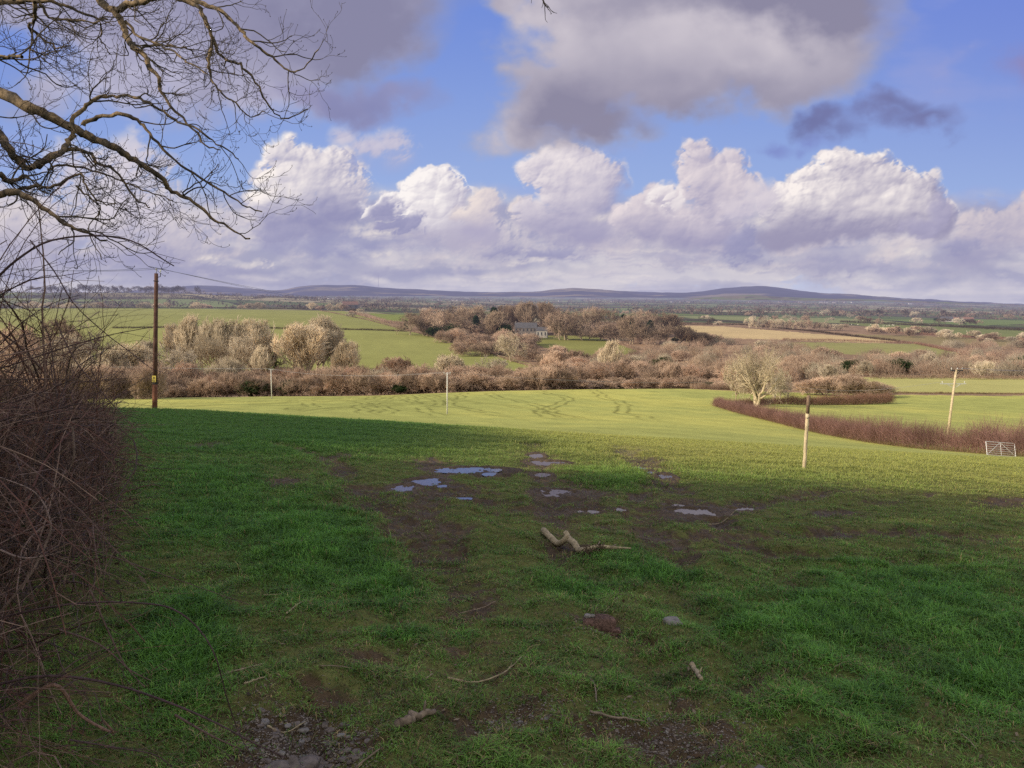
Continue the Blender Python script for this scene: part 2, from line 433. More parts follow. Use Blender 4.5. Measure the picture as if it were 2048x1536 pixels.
# puddles: picture position, half width, half depth in pixels, murkiness
PUD = [(980, 949, 14, 5, .2), (885, 973, 10, 4, .3), (1300, 944, 9, 4, .3), (1352, 1012, 20, 4, .4), (1440, 1030, 22, 4, .4), (1062, 921, 10, 3, .3), (932, 941, 66, 7.5, .1), (857, 964, 29, 9, .1), (808, 978, 22, 10, .1), (1072, 912, 13, 6, .2), (1093, 926, 30, 6, .2), (1108, 986, 30, 9, .6),
       (1279, 937, 15, 5, .2), (1333, 954, 14, 8, .2), (1395, 1024, 46, 9, .5), (1482, 1019, 28, 5, .5), (1082, 950, 16, 5, .6), (1242, 1020, 9, 5, .5), (925, 998, 20, 4, .8), (1170, 1024, 24, 5, .8)]

def plane_z(x, y): return -(A0*y+B0*x)

def base_z(x, y):
    """large shape of the land (camera stands at the origin, ground z = 0 there)"""
    x = np.asarray(x, float); y = np.asarray(y, float)
    r = np.hypot(x, y); th = np.arctan2(x, y)
    tc = np.clip(th, -math.radians(37), math.radians(37))
    Y = np.maximum(r*np.cos(tc), 1e-3); u = np.tan(tc)
    fy = (np.log(np.clip(Y, 6.01, 15990))-_lg[0])/(_lg[1]-_lg[0]); iy = np.clip(fy.astype(int), 0, len(_lg)-2); wy = fy-iy
    fu = (u-_ug[0])/(_ug[1]-_ug[0]); iu = np.clip(fu.astype(int), 0, len(_ug)-2); wu = fu-iu
    g = (_G[iy, iu]*(1-wu)+_G[iy, iu+1]*wu)*(1-wy)+(_G[iy+1, iu]*(1-wu)+_G[iy+1, iu+1]*wu)*wy
    zf = Y*g+EYE
    s = np.minimum(1, 45/np.maximum(r, 1e-3))
    zp = plane_z(x*s, y*s)
    wn = sstep(22, 34, r)
    wb = sstep(math.radians(50), math.radians(80), np.abs(th))
    z = zp*(1-wn)+zf*wn
    return z*(1-wb)+zp*wb

def _pud_world():
    out = []
    for px, py, wx, wy, mk in PUD:
        u, t = ray(px, py)
        # near plane intersection
        y = EYE/(-t-(A0+B0*u)); x = u*y
        h = -t*y
        rx = wx/F*y*1.05; ry = wy/F*y*y/h*.78
        out.append((float(x), float(y), rx, ry, mk, float(plane_z(x, y))))
    return out
PW = _pud_world()

def pud_e(x, y, p):
    e = np.hypot((x-p[0])/p[2], (y-p[1])/p[3])
    return e
def in_blobs(PX, PY, L):
    m = np.zeros(np.shape(PX))
    for cx, cy, rx, ry, s in L:
        m = np.maximum(m, s*np.exp(-((PX-cx)/rx)**2-((PY-cy)/ry)**2))
    return m
MUD = [(1150, 985, 90, 24, 1), (1100, 1020, 130, 16, .8), (1390, 1026, 120, 18, 1), (1300, 925, 50, 18, .9), (1265, 905, 26, 12, .9), (1700, 1066, 150, 9, .9), (1660, 1030, 60, 10, .8), (1350, 1075, 170, 10, .85), (1560, 1106, 50, 12, .9),
       (2010, 1002, 70, 10, 1), (1950, 1080, 120, 12, .5), (1195, 1243, 52, 15, 1), (600, 1455, 130, 62, 1), (560, 1530, 120, 40, 1), (1340, 1478, 150, 46, 1), (570, 966, 46, 12, .9), (700, 912, 56, 9, .8), (420, 890, 50, 9, .8),
       (860, 925, 60, 10, .8), (880, 985, 110, 18, .75), (700, 1010, 70, 14, .6), (930, 1180, 60, 22, .8), (960, 1215, 60, 20, .8), (760, 1310, 70, 14, .7), (920, 1292, 40, 9, .9), (980, 1440, 120, 26, .7),
       (1760, 1005, 70, 8, .5), (1780, 1300, 40, 16, .6), (1070, 910, 60, 20, .5), (1180, 1020, 60, 12, .9), (660, 1370, 70, 20, .5), (1500, 1370, 60, 18, .5), (740, 1440, 60, 24, .6), (1060, 1350, 90, 12, .5), (1700, 985, 60, 8, .5)]
LUSH = [(620, 1090, 190, 120, 1), (760, 1170, 110, 60, .9), (420, 1000, 180, 110, .8), (640, 890, 420, 40, .75), (1240, 955, 110, 30, 1), (1130, 1170, 130, 34, .9), (1250, 1120, 120, 26, .6), (1750, 1230, 330, 130, .85), (1980, 1330, 200, 120, .8),
        (370, 1300, 110, 130, 1), (1010, 1520, 110, 24, .9), (1500, 1240, 200, 60, .7), (1700, 1420, 180, 70, .6), (810, 1265, 70, 22, .8), (930, 1262, 60, 18, .7), (1600, 940, 500, 40, .5), (1330, 1150, 100, 20, .8), (1120, 890, 140, 22, .7), (860, 1060, 60, 16, .5), (1700, 1130, 220, 40, .5)]

RUTS = [[(1040, 1640), (1010, 1500), (960, 1330), (905, 1200), (830, 1090), (760, 1010), (690, 950), (640, 912), (560, 890)], [(1420, 1640), (1360, 1480), (1270, 1330), (1190, 1200), (1130, 1090), (1100, 1000), (1085, 940), (1068, 905), (1060, 888)],
        [(700, 1640), (690, 1500), (740, 1350), (820, 1230), (880, 1130), (870, 1040), (850, 980), (880, 945), (990, 950), (1090, 925)], [(1560, 1560), (1480, 1340), (1400, 1200), (1330, 1100), (1280, 1040), (1290, 985), (1330, 955), (1285, 930), (1250, 905), (1235, 890)],
        [(1600, 1180), (1520, 1110), (1440, 1050), (1390, 1020), (1350, 975), (1310, 940)], [(2300, 1010), (2048, 1003), (1850, 990), (1700, 985), (1560, 1000), (1480, 1018), (1395, 1026), (1240, 1020), (1100, 990)],
        [(2300, 1090), (2048, 1075), (1850, 1066), (1680, 1066), (1500, 1072), (1350, 1076), (1180, 1050), (1000, 1005), (880, 980), (800, 978)], [(1850, 1120), (1560, 1106), (1400, 1098)]]
_RW = None
def rut_mask(x, y):
    """1 in the bottom of a wheel rut, and signed profile for the height"""
    global _RW
    if _RW is None:
        _RW = []
        for L in RUTS:
            P = []
            for a, b in L:
                u, t = ray(a, b); yy = EYE/(-t-(A0+B0*u)); P.append((float(u*yy), float(yy)))
            P = np.array(P); t = np.linspace(0, len(P)-1, len(P)*5); i = np.minimum(t.astype(int), len(P)-2); f = (t-i)[:, None]
            p0 = P[np.maximum(i-1, 0)]; p1 = P[i]; p2 = P[i+1]; p3 = P[np.minimum(i+2, len(P)-1)]
            _RW.append(.5*((2*p1)+(-p0+p2)*f+(2*p0-5*p1+4*p2-p3)*f*f+(-p0+3*p1-3*p2+p3)*f**3))
    sh = x.shape; x = np.asarray(x, float).ravel(); y = np.asarray(y, float).ravel()
    out = np.zeros(x.shape); prof = np.zeros(x.shape)
    m = (y > 1.5) & (y < 34) & (np.abs(x) < 26)
    if m.any():
        xx = x[m]; yy = y[m]
        wx = fbm(xx*.9, yy*.9, 2, 261)*.35; wy = fbm(xx*.9+5, yy*.9, 2, 263)*.35
        d = np.full(xx.shape, 9.0)
        for P in _RW:
            for a, b in zip(P[:-1], P[1:]):
                ab = b-a; L2 = ab@ab
                t = np.clip(((xx+wx-a[0])*ab[0]+(yy+wy-a[1])*ab[1])/max(L2, 1e-9), 0, 1)
                d = np.minimum(d, np.hypot(xx+wx-a[0]-t*ab[0], yy+wy-a[1]-t*ab[1]))
        k = .6+.8*sstep(-.4, .3, fbm(xx*.7, yy*.7, 2, 265))
        wd = .13+.010*yy
        out[m] = np.exp(-(d/(wd*1.25))**2)*k
        prof[m] = (-.055*np.exp(-(d/wd)**2)+.035*np.exp(-((d-wd*2)/(wd*.7))**2))*k
    return np.clip(out, 0, 1).reshape(sh), prof.reshape(sh)

_CC = {}
def cover(x, y):
    key = (x.shape, float(x.ravel()[0]), float(y.ravel()[-1])) if x.size > 5000 else None
    if key in _CC: return _CC[key]
    r = _cover(x, y)
    if key:
        _CC.clear(); _CC[key] = r
    return r
def _cover(x, y):
    """lush, mud (0..1) on the near field"""
    z = plane_z(x, y)
    PX, PY = project(x, y, z)
    n = fbm(x*.55, y*.55, 4, 201); n3 = fbm(x*2.6, y*2.6, 3, 205); n4 = fbm(x*7, y*7, 3, 209)
    wx = n*45; wy = n3*9
    lush = in_blobs(PX+wx, PY+wy, LUSH)
    mud = in_blobs(PX+wx, PY+wy, MUD)
    worn = in_blobs(PX+wx, PY+wy, [(900, 1430, 420, 150, .55), (1300, 1500, 260, 90, .55), (860, 1010, 140, 90, .5), (1450, 1060, 260, 50, .45), (950, 1200, 110, 110, .45)])
    lush = lush*(1-worn)-worn*.25
    lush = np.clip(lush+n*.35+n3*.25-.08, 0, 1)
    mud = np.clip(mud*1.3+n3*.5+n4*.5-.16+worn*(.25+.9*n4+.5*n3), 0, 1)*1.0
    rut = rut_mask(x, y)[0]
    near_pud = sstep(1180, 1040, PY)
    mud = np.maximum(mud, rut*(.16+.62*near_pud+n3*(.5+.3*near_pud)+n4*.75))
    speck = sstep(.34, .6, n3*.6+n4*.5+.25*n)*(1-lush)*.8
    mud = np.maximum(mud, speck*sstep(880, 1000, PY))
    for p in PW:
        e = pud_e(x, y, p)
        mud = np.maximum(mud, sstep(2.3, 1.3, e))
    hz = (y > .3)
    return np.where(hz, lush, .6), np.where(hz, mud, 0)

def ground_z(x, y, detail=True):
    z = base_z(x, y)
    r = np.hypot(x, y)
    if detail:
        near = 1-sstep(30, 60, r)
        if np.any(near > 0):
            lush, mud = cover(x, y)
            b = fbm(x*.35, y*.35, 3, 221)*.10+fbm(x*1.6, y*1.6, 3, 223)*.06
            b = b+(fbm(x*5.5, y*5.5, 4, 227, .65)*.045)*(.3+1.3*mud)-mud*.03+lush*.02+rut_mask(x, y)[1]*.8
            z = z+b*near
        far = sstep(60, 200, r)
        z = z+far*fbm(x/90, y/90, 3, 231)*np.minimum(1.4, r*.0013)+sstep(3000, 9000, r)*fbm(x/900, y/900, 4, 233)*14
    # puddle hollows
    for p in PW:
        e = pud_e(x, y, p)
        m = e < 2.6
        if np.any(m):
            nn = fbm(x*2.3, y*2.3, 3, 241)*1.0+fbm(x*7, y*7, 4, 243, .7)*.75
            w = sstep(2.4, 1.45, e)
            t = p[5]+(-.03+.055*sstep(.55, 1.35, e+nn*1.15))+fbm(x*9, y*9, 3, 245)*.024
            z = np.where(m, z*(1-w)+t*w, z)
    return z

GRID = {}
def grid_sample(x, y):
    """height, lushness and mud read back from the finished ground mesh"""
    x = np.asarray(x, float); y = np.asarray(y, float)
    r = np.hypot(x, y); t = np.arctan2(x, y)
    fi = np.interp(r, GRID['r'], np.arange(len(GRID['r']))); fj = np.interp(t, GRID['t'], np.arange(len(GRID['t'])))
    i = np.clip(fi.astype(int), 0, len(GRID['r'])-2); j = np.clip(fj.astype(int), 0, len(GRID['t'])-2); a = fi-i; b = fj-j
    return [(A[i, j]*(1-b)+A[i, j+1]*b)*(1-a)+(A[i+1, j]*(1-b)+A[i+1, j+1]*b)*a for A in (GRID['z'], GRID['lush'], GRID['mud'])]
def gz(x, y):
    if GRID and math.hypot(x, y) < 15000: return float(grid_sample(np.array([float(x)]), np.array([float(y)]))[0][0])
    return float(ground_z(np.array([float(x)]), np.array([float(y)]))[0])
def bz(x, y): return float(base_z(np.array([float(x)]), np.array([float(y)]))[0])

def on_ground(px, py, ymin=1.5, ymax=15000):
    """first point of the land seen through a picture point, beyond ymin"""
    u, t = ray(px, py)
    Y = np.exp(np.linspace(math.log(ymin), math.log(ymax), 4000))
    z = base_z(u*Y, Y)
    d = (t*Y+EYE)-z
    k = np.where(d <= 0)[0]
    if len(k) == 0: return float(u*ymax), float(ymax)
    k = k[0]
    return float(u*Y[k]), float(Y[k])
def at_depth(px, Y):
    """ground point in picture column px at depth Y"""
    u = (px-1024)/F
    for _ in range(4):
        z = bz(u*Y, Y)-EYE
        yd = Y*CP-z*SP
        u = (px-1024)/F*yd/Y
    return u*Y, Y

# ------------------------------------------------------------------ field colours
def inpoly(px, py, poly):
    m = np.zeros(px.shape, bool)
    n = len(poly); j = n-1
    for i in range(n):
        xi, yi = poly[i]; xj, yj = poly[j]
        c = ((yi > py) != (yj > py)) & (px < (xj-xi)*(py-yi)/((yj-yi) or 1e-9)+xi)
        m ^= c; j = i
    return m
GRN = (.36, .375, .115)
FIELDS = [  # outline in the picture, depth range, albedo
 ([(-900, 660), (-900, 560), (0, 612), (640, 612), (700, 625), (820, 662), (230, 657)], 880, 1650, (.25, .255, .085)),
 ([(-900, 735), (-900, 657), (230, 656), (690, 657), (820, 661), (980, 705), (1110, 742), (960, 742)], 480, 960, (.27, .275, .09)),
 ([(735, 626), (830, 628), (815, 643), (770, 643)], 900, 1500, (.2, .23, .06)),
 ([(1060, 668), (1180, 669), (1275, 702), (1240, 714), (1140, 712), (1075, 690)], 600, 1000, (.22, .22, .07)),
 ([(1310, 650), (1450, 653), (1800, 681), (1760, 686), (1450, 676)], 700, 1400, (.5, .38, .2)),
 ([(1540, 690), (1600, 684), (1830, 688), (1960, 713), (1800, 718), (1620, 702)], 600, 1200, (.27, .26, .1)),
 ([(1690, 646), (2300, 668), (2300, 690), (1810, 664)], 900, 2400, (.17, .19, .07)),
 ([(1720, 752), (2500, 752), (2500, 787), (1720, 785)], 250, 440, (.42, .40, .15)),
 ([(395, 728), (470, 730), (470, 746), (395, 744)], 420, 640, (.17, .22, .05)),
 ([(1690, 668), (2300, 684), (2300, 700), (1880, 690)], 700, 1500, (.25, .2, .1)),
]
def field_col(x, y, z):
    PX, PY = project(x, y, z)
    n = fbm(x/60, y/60, 4, 301); n2 = fbm(x/9, y/9, 3, 303); n3 = fbm(x/1.3, y/1.3, 3, 305)
    c = np.empty(x.shape+(3,))
    scrub = np.array([.26, .175, .115])
    c[:] = scrub
    c *= (1+n*.3+n2*.35)[..., None]
    r = np.hypot(x, y)
    # far patchwork
    far = y > 1450
    a = .35
    gx = x*math.cos(a)+y*math.sin(a)+fbm(x/1500, y/1500, 2, 307)*500
    gy = (-x*math.sin(a)+y*math.cos(a))+fbm(x/1300, y/1300, 2, 309)*500
    sx, sy = 330.0, 420.0
    row = np.floor(gy/sy); gx2 = gx+_hash(row, row*0, 9)*300
    ci = np.floor(gx2/sx)
    h = _hash(ci, row, 77); h2 = _hash(ci, row, 78)
    pal = np.array([[.11, .14, .06], [.16, .19, .08], [.13, .17, .06], [.24, .21, .12], [.1, .13, .06], [.2, .22, .1], [.3, .26, .16], [.1, .09, .07]])
    pc = pal[np.minimum((h*8).astype(int), 7)]*(.85+.3*h2)[..., None]
    ex = np.abs(gx2/sx-np.floor(gx2/sx)-.5); ey = np.abs(gy/sy-row-.5)
    edge = np.maximum(sstep(.455, .485, ex+.02*n2), sstep(.465, .49, ey+.02*n2))
    wood = sstep(.16, .26, fbm(x/800, y/420, 4, 311))
    pc = pc*(1-edge[..., None])+np.array([.045, .04, .032])*edge[..., None]
    pc = pc*(1-wood[..., None]*.85)+np.array([.06, .05, .04])*wood[..., None]*.85
    c = np.where(far[..., None], pc, c)
    for poly, y0, y1, col in FIELDS:
        m = inpoly(PX, PY+n2*1.2, poly) & (y > y0) & (y < y1)
        c[m] = np.array(col)*(1+n[m]*.15+n2[m]*.12)[:, None]
    # the sunlit field below, and its neighbour behind the hedge
    xe = np.interp(PX, [-400, 0, 350, 550, 700, 900, 1100, 1240, 1300, 1400, 1480, 2048, 2600], [286, 286, 290, 292, 288, 288, 286, 310, 306, 284, 276, 284, 290])
    m = (y < xe+n2*3) & (r < 420)
    g = np.array(GRN)
    stripe = np.sin((x*.9+y*.25)*.9+n*5)*.04
    gc = g*(1+n*.22+n2*.2+n3*.16+stripe)[..., None]
    gc = gc+np.array([.05, .02, -.004])*sstep(-.1, .5, n+n2*.4)[..., None]
    # tractor wheelings in the far half of the lit field
    wl = np.zeros(x.shape)
    for k, (xa, ph, am, dirn) in enumerate([(-62, 0, 3, .22), (-50, 1, 3, .2), (-42, 2, 4, .12), (-33, .5, 3, -.08), (-29, 3, 5, .1), (-21, 2, 3, -.14), (-15, .3, 2.5, -.2), (12, 1.2, 3.5, .03), (-8, 4, 3, -.3), (-75, 2, 3, .3), (2, 3, 2.5, -.12), (-37, 5, 3, -.2), (27, 2, 2, .05), (-56, 4, 4, .16), (-68, 1, 4, .25), (-46, 6, 3, -.05), (-25, 1, 4, .18), (-84, 3, 4, .34)]):
        xc = xa+dirn*(y-200)+am*np.sin(y/17+ph)+fbm(y/22, y*0+k, 2, 320+k)*3
        for off in (-.95, .95):
            d = np.abs(x-xc-off*1.35)
            wl = np.maximum(wl, np.exp(-(d/.42)**2)*(sstep(-.5, .1, fbm(x/6, y/6, 2, 330+k))))
    wl = wl*(sstep(120, 150, y)*(1-sstep(272, 282, y)))
    gc = gc*(1-.5*wl[..., None])
    c = np.where(m[..., None], gc, c)
    # near field under the grass blades
    near = r < 75
    xn, yn = x, y
    lush, mud = cover(xn, yn)
    far_l = 24*sstep(6, -8, x); w = (1-sstep(20+far_l, 48+far_l*.7, r))[..., None]  # dark turf colour carried farther out on the shaded left
    lg = np.array([.06, .12, .025]); dg = np.array([.12, .125, .042]); md = np.array([.088, .062, .036])  # near turf albedo darkened for lying in shade; mud is its own brown
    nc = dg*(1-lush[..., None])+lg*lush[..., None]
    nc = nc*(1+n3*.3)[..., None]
    gl = (sstep(14, 30, r)*sstep(6, -8, x))[..., None]; nc = nc*(1-gl)+np.array([.075, .16, .03])*(1+n3*.3)[..., None]*gl  # shaded ground on the left painted deep green
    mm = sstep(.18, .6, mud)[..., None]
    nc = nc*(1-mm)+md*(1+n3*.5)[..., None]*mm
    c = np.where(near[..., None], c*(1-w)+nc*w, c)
    return np.clip(c, .01, .6)

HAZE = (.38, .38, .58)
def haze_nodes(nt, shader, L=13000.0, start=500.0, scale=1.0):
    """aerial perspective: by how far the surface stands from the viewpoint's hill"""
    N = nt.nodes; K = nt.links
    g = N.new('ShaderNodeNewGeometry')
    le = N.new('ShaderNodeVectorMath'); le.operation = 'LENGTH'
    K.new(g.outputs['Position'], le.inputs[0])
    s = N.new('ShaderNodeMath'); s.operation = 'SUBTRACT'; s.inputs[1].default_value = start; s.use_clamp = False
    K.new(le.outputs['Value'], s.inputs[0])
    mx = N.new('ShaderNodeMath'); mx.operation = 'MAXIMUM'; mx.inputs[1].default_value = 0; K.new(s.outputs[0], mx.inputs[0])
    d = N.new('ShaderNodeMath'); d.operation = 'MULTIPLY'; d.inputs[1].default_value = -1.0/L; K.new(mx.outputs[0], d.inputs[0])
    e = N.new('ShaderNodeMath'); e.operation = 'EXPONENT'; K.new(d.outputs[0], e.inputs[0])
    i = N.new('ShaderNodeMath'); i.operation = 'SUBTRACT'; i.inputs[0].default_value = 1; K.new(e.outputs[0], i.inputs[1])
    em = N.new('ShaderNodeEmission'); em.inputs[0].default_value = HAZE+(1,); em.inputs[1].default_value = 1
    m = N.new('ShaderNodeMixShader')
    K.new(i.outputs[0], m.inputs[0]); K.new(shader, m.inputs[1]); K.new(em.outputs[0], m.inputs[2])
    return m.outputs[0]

def build_ground():
    th = np.radians(np.concatenate([np.linspace(-180, -60, 40)[:-1], np.linspace(-60, -35.5, 60)[:-1], np.linspace(-35.5, 35.5, 860), np.linspace(35.5, 60, 60)[1:], np.linspace(60, 180, 40)[1:]]))
    rr = [0.25, .5, .8, 1.1, 1.4, 1.7, 2.0]
    r = 2.0
    while r < 16500:
        k = .0052 if r < 40 else .0085
        r *= 1+k; rr.append(r)
    R, T = np.meshgrid(np.array(rr), th, indexing='ij')
    X = R*np.sin(T); Y = R*np.cos(T)
    Z = np.empty_like(X); C = np.empty(X.shape+(3,))
    W = np.zeros(X.shape); LU = np.zeros(X.shape)
    step = 120
    for i in range(0, len(rr), step):
        s = slice(i, i+step)
        Z[s] = ground_z(X[s], Y[s])
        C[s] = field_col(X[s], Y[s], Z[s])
        if rr[i] < 70:
            LU[s], mm_ = cover(X[s], Y[s]); W[s] = mm_*(1-sstep(30, 60, R[s]))
    GRID.update(r=np.array(rr), t=th, z=Z, lush=LU, mud=W)
    n, m = X.shape
    idx = np.arange(n*m).reshape(n, m)
    q = np.stack([idx[:-1, :-1], idx[:-1, 1:], idx[1:, 1:], idx[1:, :-1]], -1).reshape(-1, 4)[:, ::-1]
    mat = bpy.data.materials.new('ground'); mat.use_nodes = True
    nt = mat.node_tree; N = nt.nodes; K = nt.links
    bs = N['Principled BSDF']
    at = N.new('ShaderNodeAttribute'); at.attribute_name = 'Col'
    wt = N.new('ShaderNodeAttribute'); wt.attribute_name = 'wet'
    geo = N.new('ShaderNodeNewGeometry')
    nz = N.new('ShaderNodeTexNoise'); nz.inputs['Scale'].default_value = 9; nz.inputs['Detail'].default_value = 8; nz.inputs['Roughness'].default_value = .7
    K.new(geo.outputs['Position'], nz.inputs['Vector'])
    nf = N.new('ShaderNodeTexNoise'); nf.inputs['Scale'].default_value = 55; nf.inputs['Detail'].default_value = 5; nf.inputs['Roughness'].default_value = .7
    K.new(geo.outputs['Position'], nf.inputs['Vector'])
    mr = N.new('ShaderNodeMapRange'); mr.inputs[1].default_value = .3; mr.inputs[2].default_value = .7; mr.inputs[3].default_value = .6; mr.inputs[4].default_value = 1.35
    K.new(nz.outputs[0], mr.inputs[0])
    mx = N.new('ShaderNodeVectorMath'); mx.operation = 'SCALE'
    K.new(at.outputs['Color'], mx.inputs[0]); K.new(mr.outputs[0], mx.inputs['Scale'])
    K.new(mx.outputs[0], bs.inputs['Base Color'])
    ro = N.new('ShaderNodeMapRange'); ro.inputs[3].default_value = .95; ro.inputs[4].default_value = .6
    K.new(wt.outputs['Fac'], ro.inputs[0]); K.new(ro.outputs[0], bs.inputs['Roughness'])
    sp = N.new('ShaderNodeMapRange'); sp.inputs[3].default_value = .02; sp.inputs[4].default_value = .12
    K.new(wt.outputs['Fac'], sp.inputs[0]); K.new(sp.outputs[0], bs.inputs['Specular IOR Level'])
    b1 = N.new('ShaderNodeBump'); b1.inputs['Strength'].default_value = .5; b1.inputs['Distance'].default_value = .05
    K.new(nz.outputs[0], b1.inputs['Height'])
    b2 = N.new('ShaderNodeBump'); b2.inputs['Strength'].default_value = .6; b2.inputs['Distance'].default_value = .012
    K.new(nf.outputs[0], b2.inputs['Height']); K.new(b1.outputs[0], b2.inputs['Normal']); K.new(b2.outputs[0], bs.inputs['Normal'])
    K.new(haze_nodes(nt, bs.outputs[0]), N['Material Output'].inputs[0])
    o = mesh_np('ground', np.stack([X, Y, Z], -1).reshape(-1, 3), q, None, mat, C.reshape(-1, 3), smooth=True)
    a = o.data.attributes.new('wet', 'FLOAT', 'POINT'); a.data.foreach_set('value', W.ravel().astype(np.float32))
    tag(o, 'grass hillside falling to scrubby valley and patchwork of distant fields', 'ground', kind='structure')

    # water lying in the hollows
    wm = bpy.data.materials.new('puddle_water'); wm.use_nodes = True
    b = wm.node_tree.nodes['Principled BSDF']
    b.inputs['Base Color'].default_value = (.09, .07, .055, 1); b.inputs['Roughness'].default_value = .06; b.inputs['IOR'].default_value = 1.9; b.inputs['Specular IOR Level'].default_value = 1.0
    nw = wm.node_tree.nodes.new('ShaderNodeTexNoise'); nw.inputs['Scale'].default_value = 14; nw.inputs['Detail'].default_value = 3
    gw = wm.node_tree.nodes.new('ShaderNodeNewGeometry'); wm.node_tree.links.new(gw.outputs['Position'], nw.inputs['Vector'])
    bw = wm.node_tree.nodes.new('ShaderNodeBump'); bw.inputs['Strength'].default_value = .15; bw.inputs['Distance'].default_value = .004
    wm.node_tree.links.new(nw.outputs[0], bw.inputs['Height']); wm.node_tree.links.new(bw.outputs[0], b.inputs['Normal'])
    names = ['short end piece of the long rut puddle', 'tiny puddle beside the ragged blue puddle', 'tiny puddle between the two in the right hand wheel rut', 'thin puddle upper left of the wide muddy puddle', 'thin puddle lower right of the wide muddy puddle', 'tiny puddle left of the bright puddle', 'long rut puddle reflecting the sky, longest of those left of centre', 'ragged blue puddle below the left end of the long rut puddle', 'leftmost small puddle in the trodden mud', 'small far puddle, topmost in the middle of the mud',
             'bright puddle just below the topmost small puddle', 'murky brown puddle in the middle of the mud above the log', 'small puddle in the right hand wheel rut, upper one', 'small blue puddle in the right hand wheel rut, lower one',
             'wide muddy puddle right of the log in the churned mud', 'thin puddle right of the wide muddy puddle', 'tiny murky puddle between the bright puddle and the murky brown one', 'tiny puddle midway between the murky puddle and wide muddy one',
             'thin brown film of water left of the murky puddle', 'thin brown film of water right below the murky puddle']
    for p, lb in zip(PW, names):
        k = 40
        an = np.arange(k)*2*math.pi/k
        rad = 1.12+.08*np.sin(an*3+p[0])
        V = np.concatenate([[[0, 0, 0]], np.stack([np.cos(an)*rad*p[2], np.sin(an)*rad*p[3], 0*an], -1)])
        T = [[0, i+1, (i+1) % k+1] for i in range(k)]
        o = mesh_np('puddle', V, None, T, wm)
        o.location = (p[0], p[1], p[5]+.0)
        tag(o, lb, 'puddle', 'rainwater puddles in the muddy gateway', kind='structure')

# ------------------------------------------------------------------ hills on the skyline
def build_hills():
    prof = [(-700, 604), (-300, 600), (0, 596), (200, 588), (350, 574), (390, 571), (430, 571), (480, 575), (540, 581), (565, 580), (600, 573), (650, 570), (715, 570), (760, 575), (800, 577), (880, 581), (960, 585), (1080, 583), (1120, 578), (1148, 575.5),
            (1190, 578), (1240, 583), (1310, 585), (1370, 586), (1400, 583), (1440, 577), (1480, 574), (1515, 571), (1545, 574), (1585, 580), (1650, 587), (1700, 589), (1760, 594), (1850, 600), (1950, 605), (2048, 609), (2300, 612), (3000, 614)]
    mat = bpy.data.materials.new('moorland'); mat.use_nodes = True
    nt = mat.node_tree; bs = nt.nodes['Principled BSDF']; bs.inputs['Roughness'].default_value = 1; bs.inputs['Specular IOR Level'].default_value = 0
    at = nt.nodes.new('ShaderNodeAttribute'); at.attribute_name = 'Col'
    nt.links.new(at.outputs['Color'], bs.inputs['Base Color'])
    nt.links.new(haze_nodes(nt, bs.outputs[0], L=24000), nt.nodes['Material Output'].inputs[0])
    px = np.linspace(-700, 3000, 900)
    rw = np.interp(px, [p[0] for p in prof], [p[1] for p in prof])
    k = np.exp(-np.linspace(-2, 2, 9)**2); k /= k.sum()
    rw = np.convolve(np.pad(rw, 4, 'edge'), k, 'valid')+fbm(px/55, px*0, 3, 401)*1.0
    def sheet(D0, D1, top, foot, name, colf, lab, n=46):
        V = np.empty((n, len(px), 3)); C = np.empty((n, len(px), 3))
        for i in range(n):
            f = i/(n-1)
            Y = D0+(D1-D0)*f
            row = foot+(top-foot)*(math.sin(f*math.pi/2)**.8)
            _, t = ray(1024, row)
            u = (px-1024)/F
            V[i, :, 0] = u*Y; V[i, :, 1] = Y
            V[i, :, 2] = t*Y+EYE+fbm(u*Y/520, Y/520+0*u, 4, 403)*45*math.sin(f*math.pi)
            C[i] = colf(u*Y, np.full(len(px), Y), f, row)
        V = np.concatenate([V, V[-1:]+np.array([0, 900, -500])]); C = np.concatenate([C, C[-1:]]); n += 1
        idx = np.arange(n*len(px)).reshape(n, -1)
        q = np.stack([idx[:-1, :-1], idx[:-1, 1:], idx[1:, 1:], idx[1:, :-1]], -1).reshape(-1, 4)
        o = mesh_np(name, V.reshape(-1, 3), q, None, mat, C.reshape(-1, 3), smooth=True)
        tag(o, lab, 'hills', kind='structure')
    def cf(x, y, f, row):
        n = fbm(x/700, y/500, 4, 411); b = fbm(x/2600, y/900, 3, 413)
        c = np.array([.05, .048, .085])*(1+n*.5)[:, None]  # cloud-shadow blue put into the hill colour, lit patches painted over it
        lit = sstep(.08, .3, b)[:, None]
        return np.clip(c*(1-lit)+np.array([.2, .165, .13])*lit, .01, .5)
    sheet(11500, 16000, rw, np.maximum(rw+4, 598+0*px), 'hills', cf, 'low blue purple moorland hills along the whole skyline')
    low = np.interp(px, [-700, 600, 1100, 1330, 1450, 1500, 1560, 1700, 1800, 2048, 3000], [615, 612, 606, 601, 592, 590, 594, 599, 601, 612, 618])
    def cf2(x, y, f, row):
        n = fbm(x/170, y/260, 4, 415); h = _hash(np.floor(x/260+y/900), np.floor(y/330), 5)
        g = np.where((h > .4)[:, None], np.array([.13, .15, .065]), np.array([.16, .13, .085]))
        d = sstep(.1, .3, n)[:, None]
        return g*(1-d)+np.array([.075, .062, .05])*d
    sheet(8000, 10500, low, np.maximum(low+6, 612), 'foothills', cf2, 'pale farmed foothills with scattered houses below the highest hill', 30)
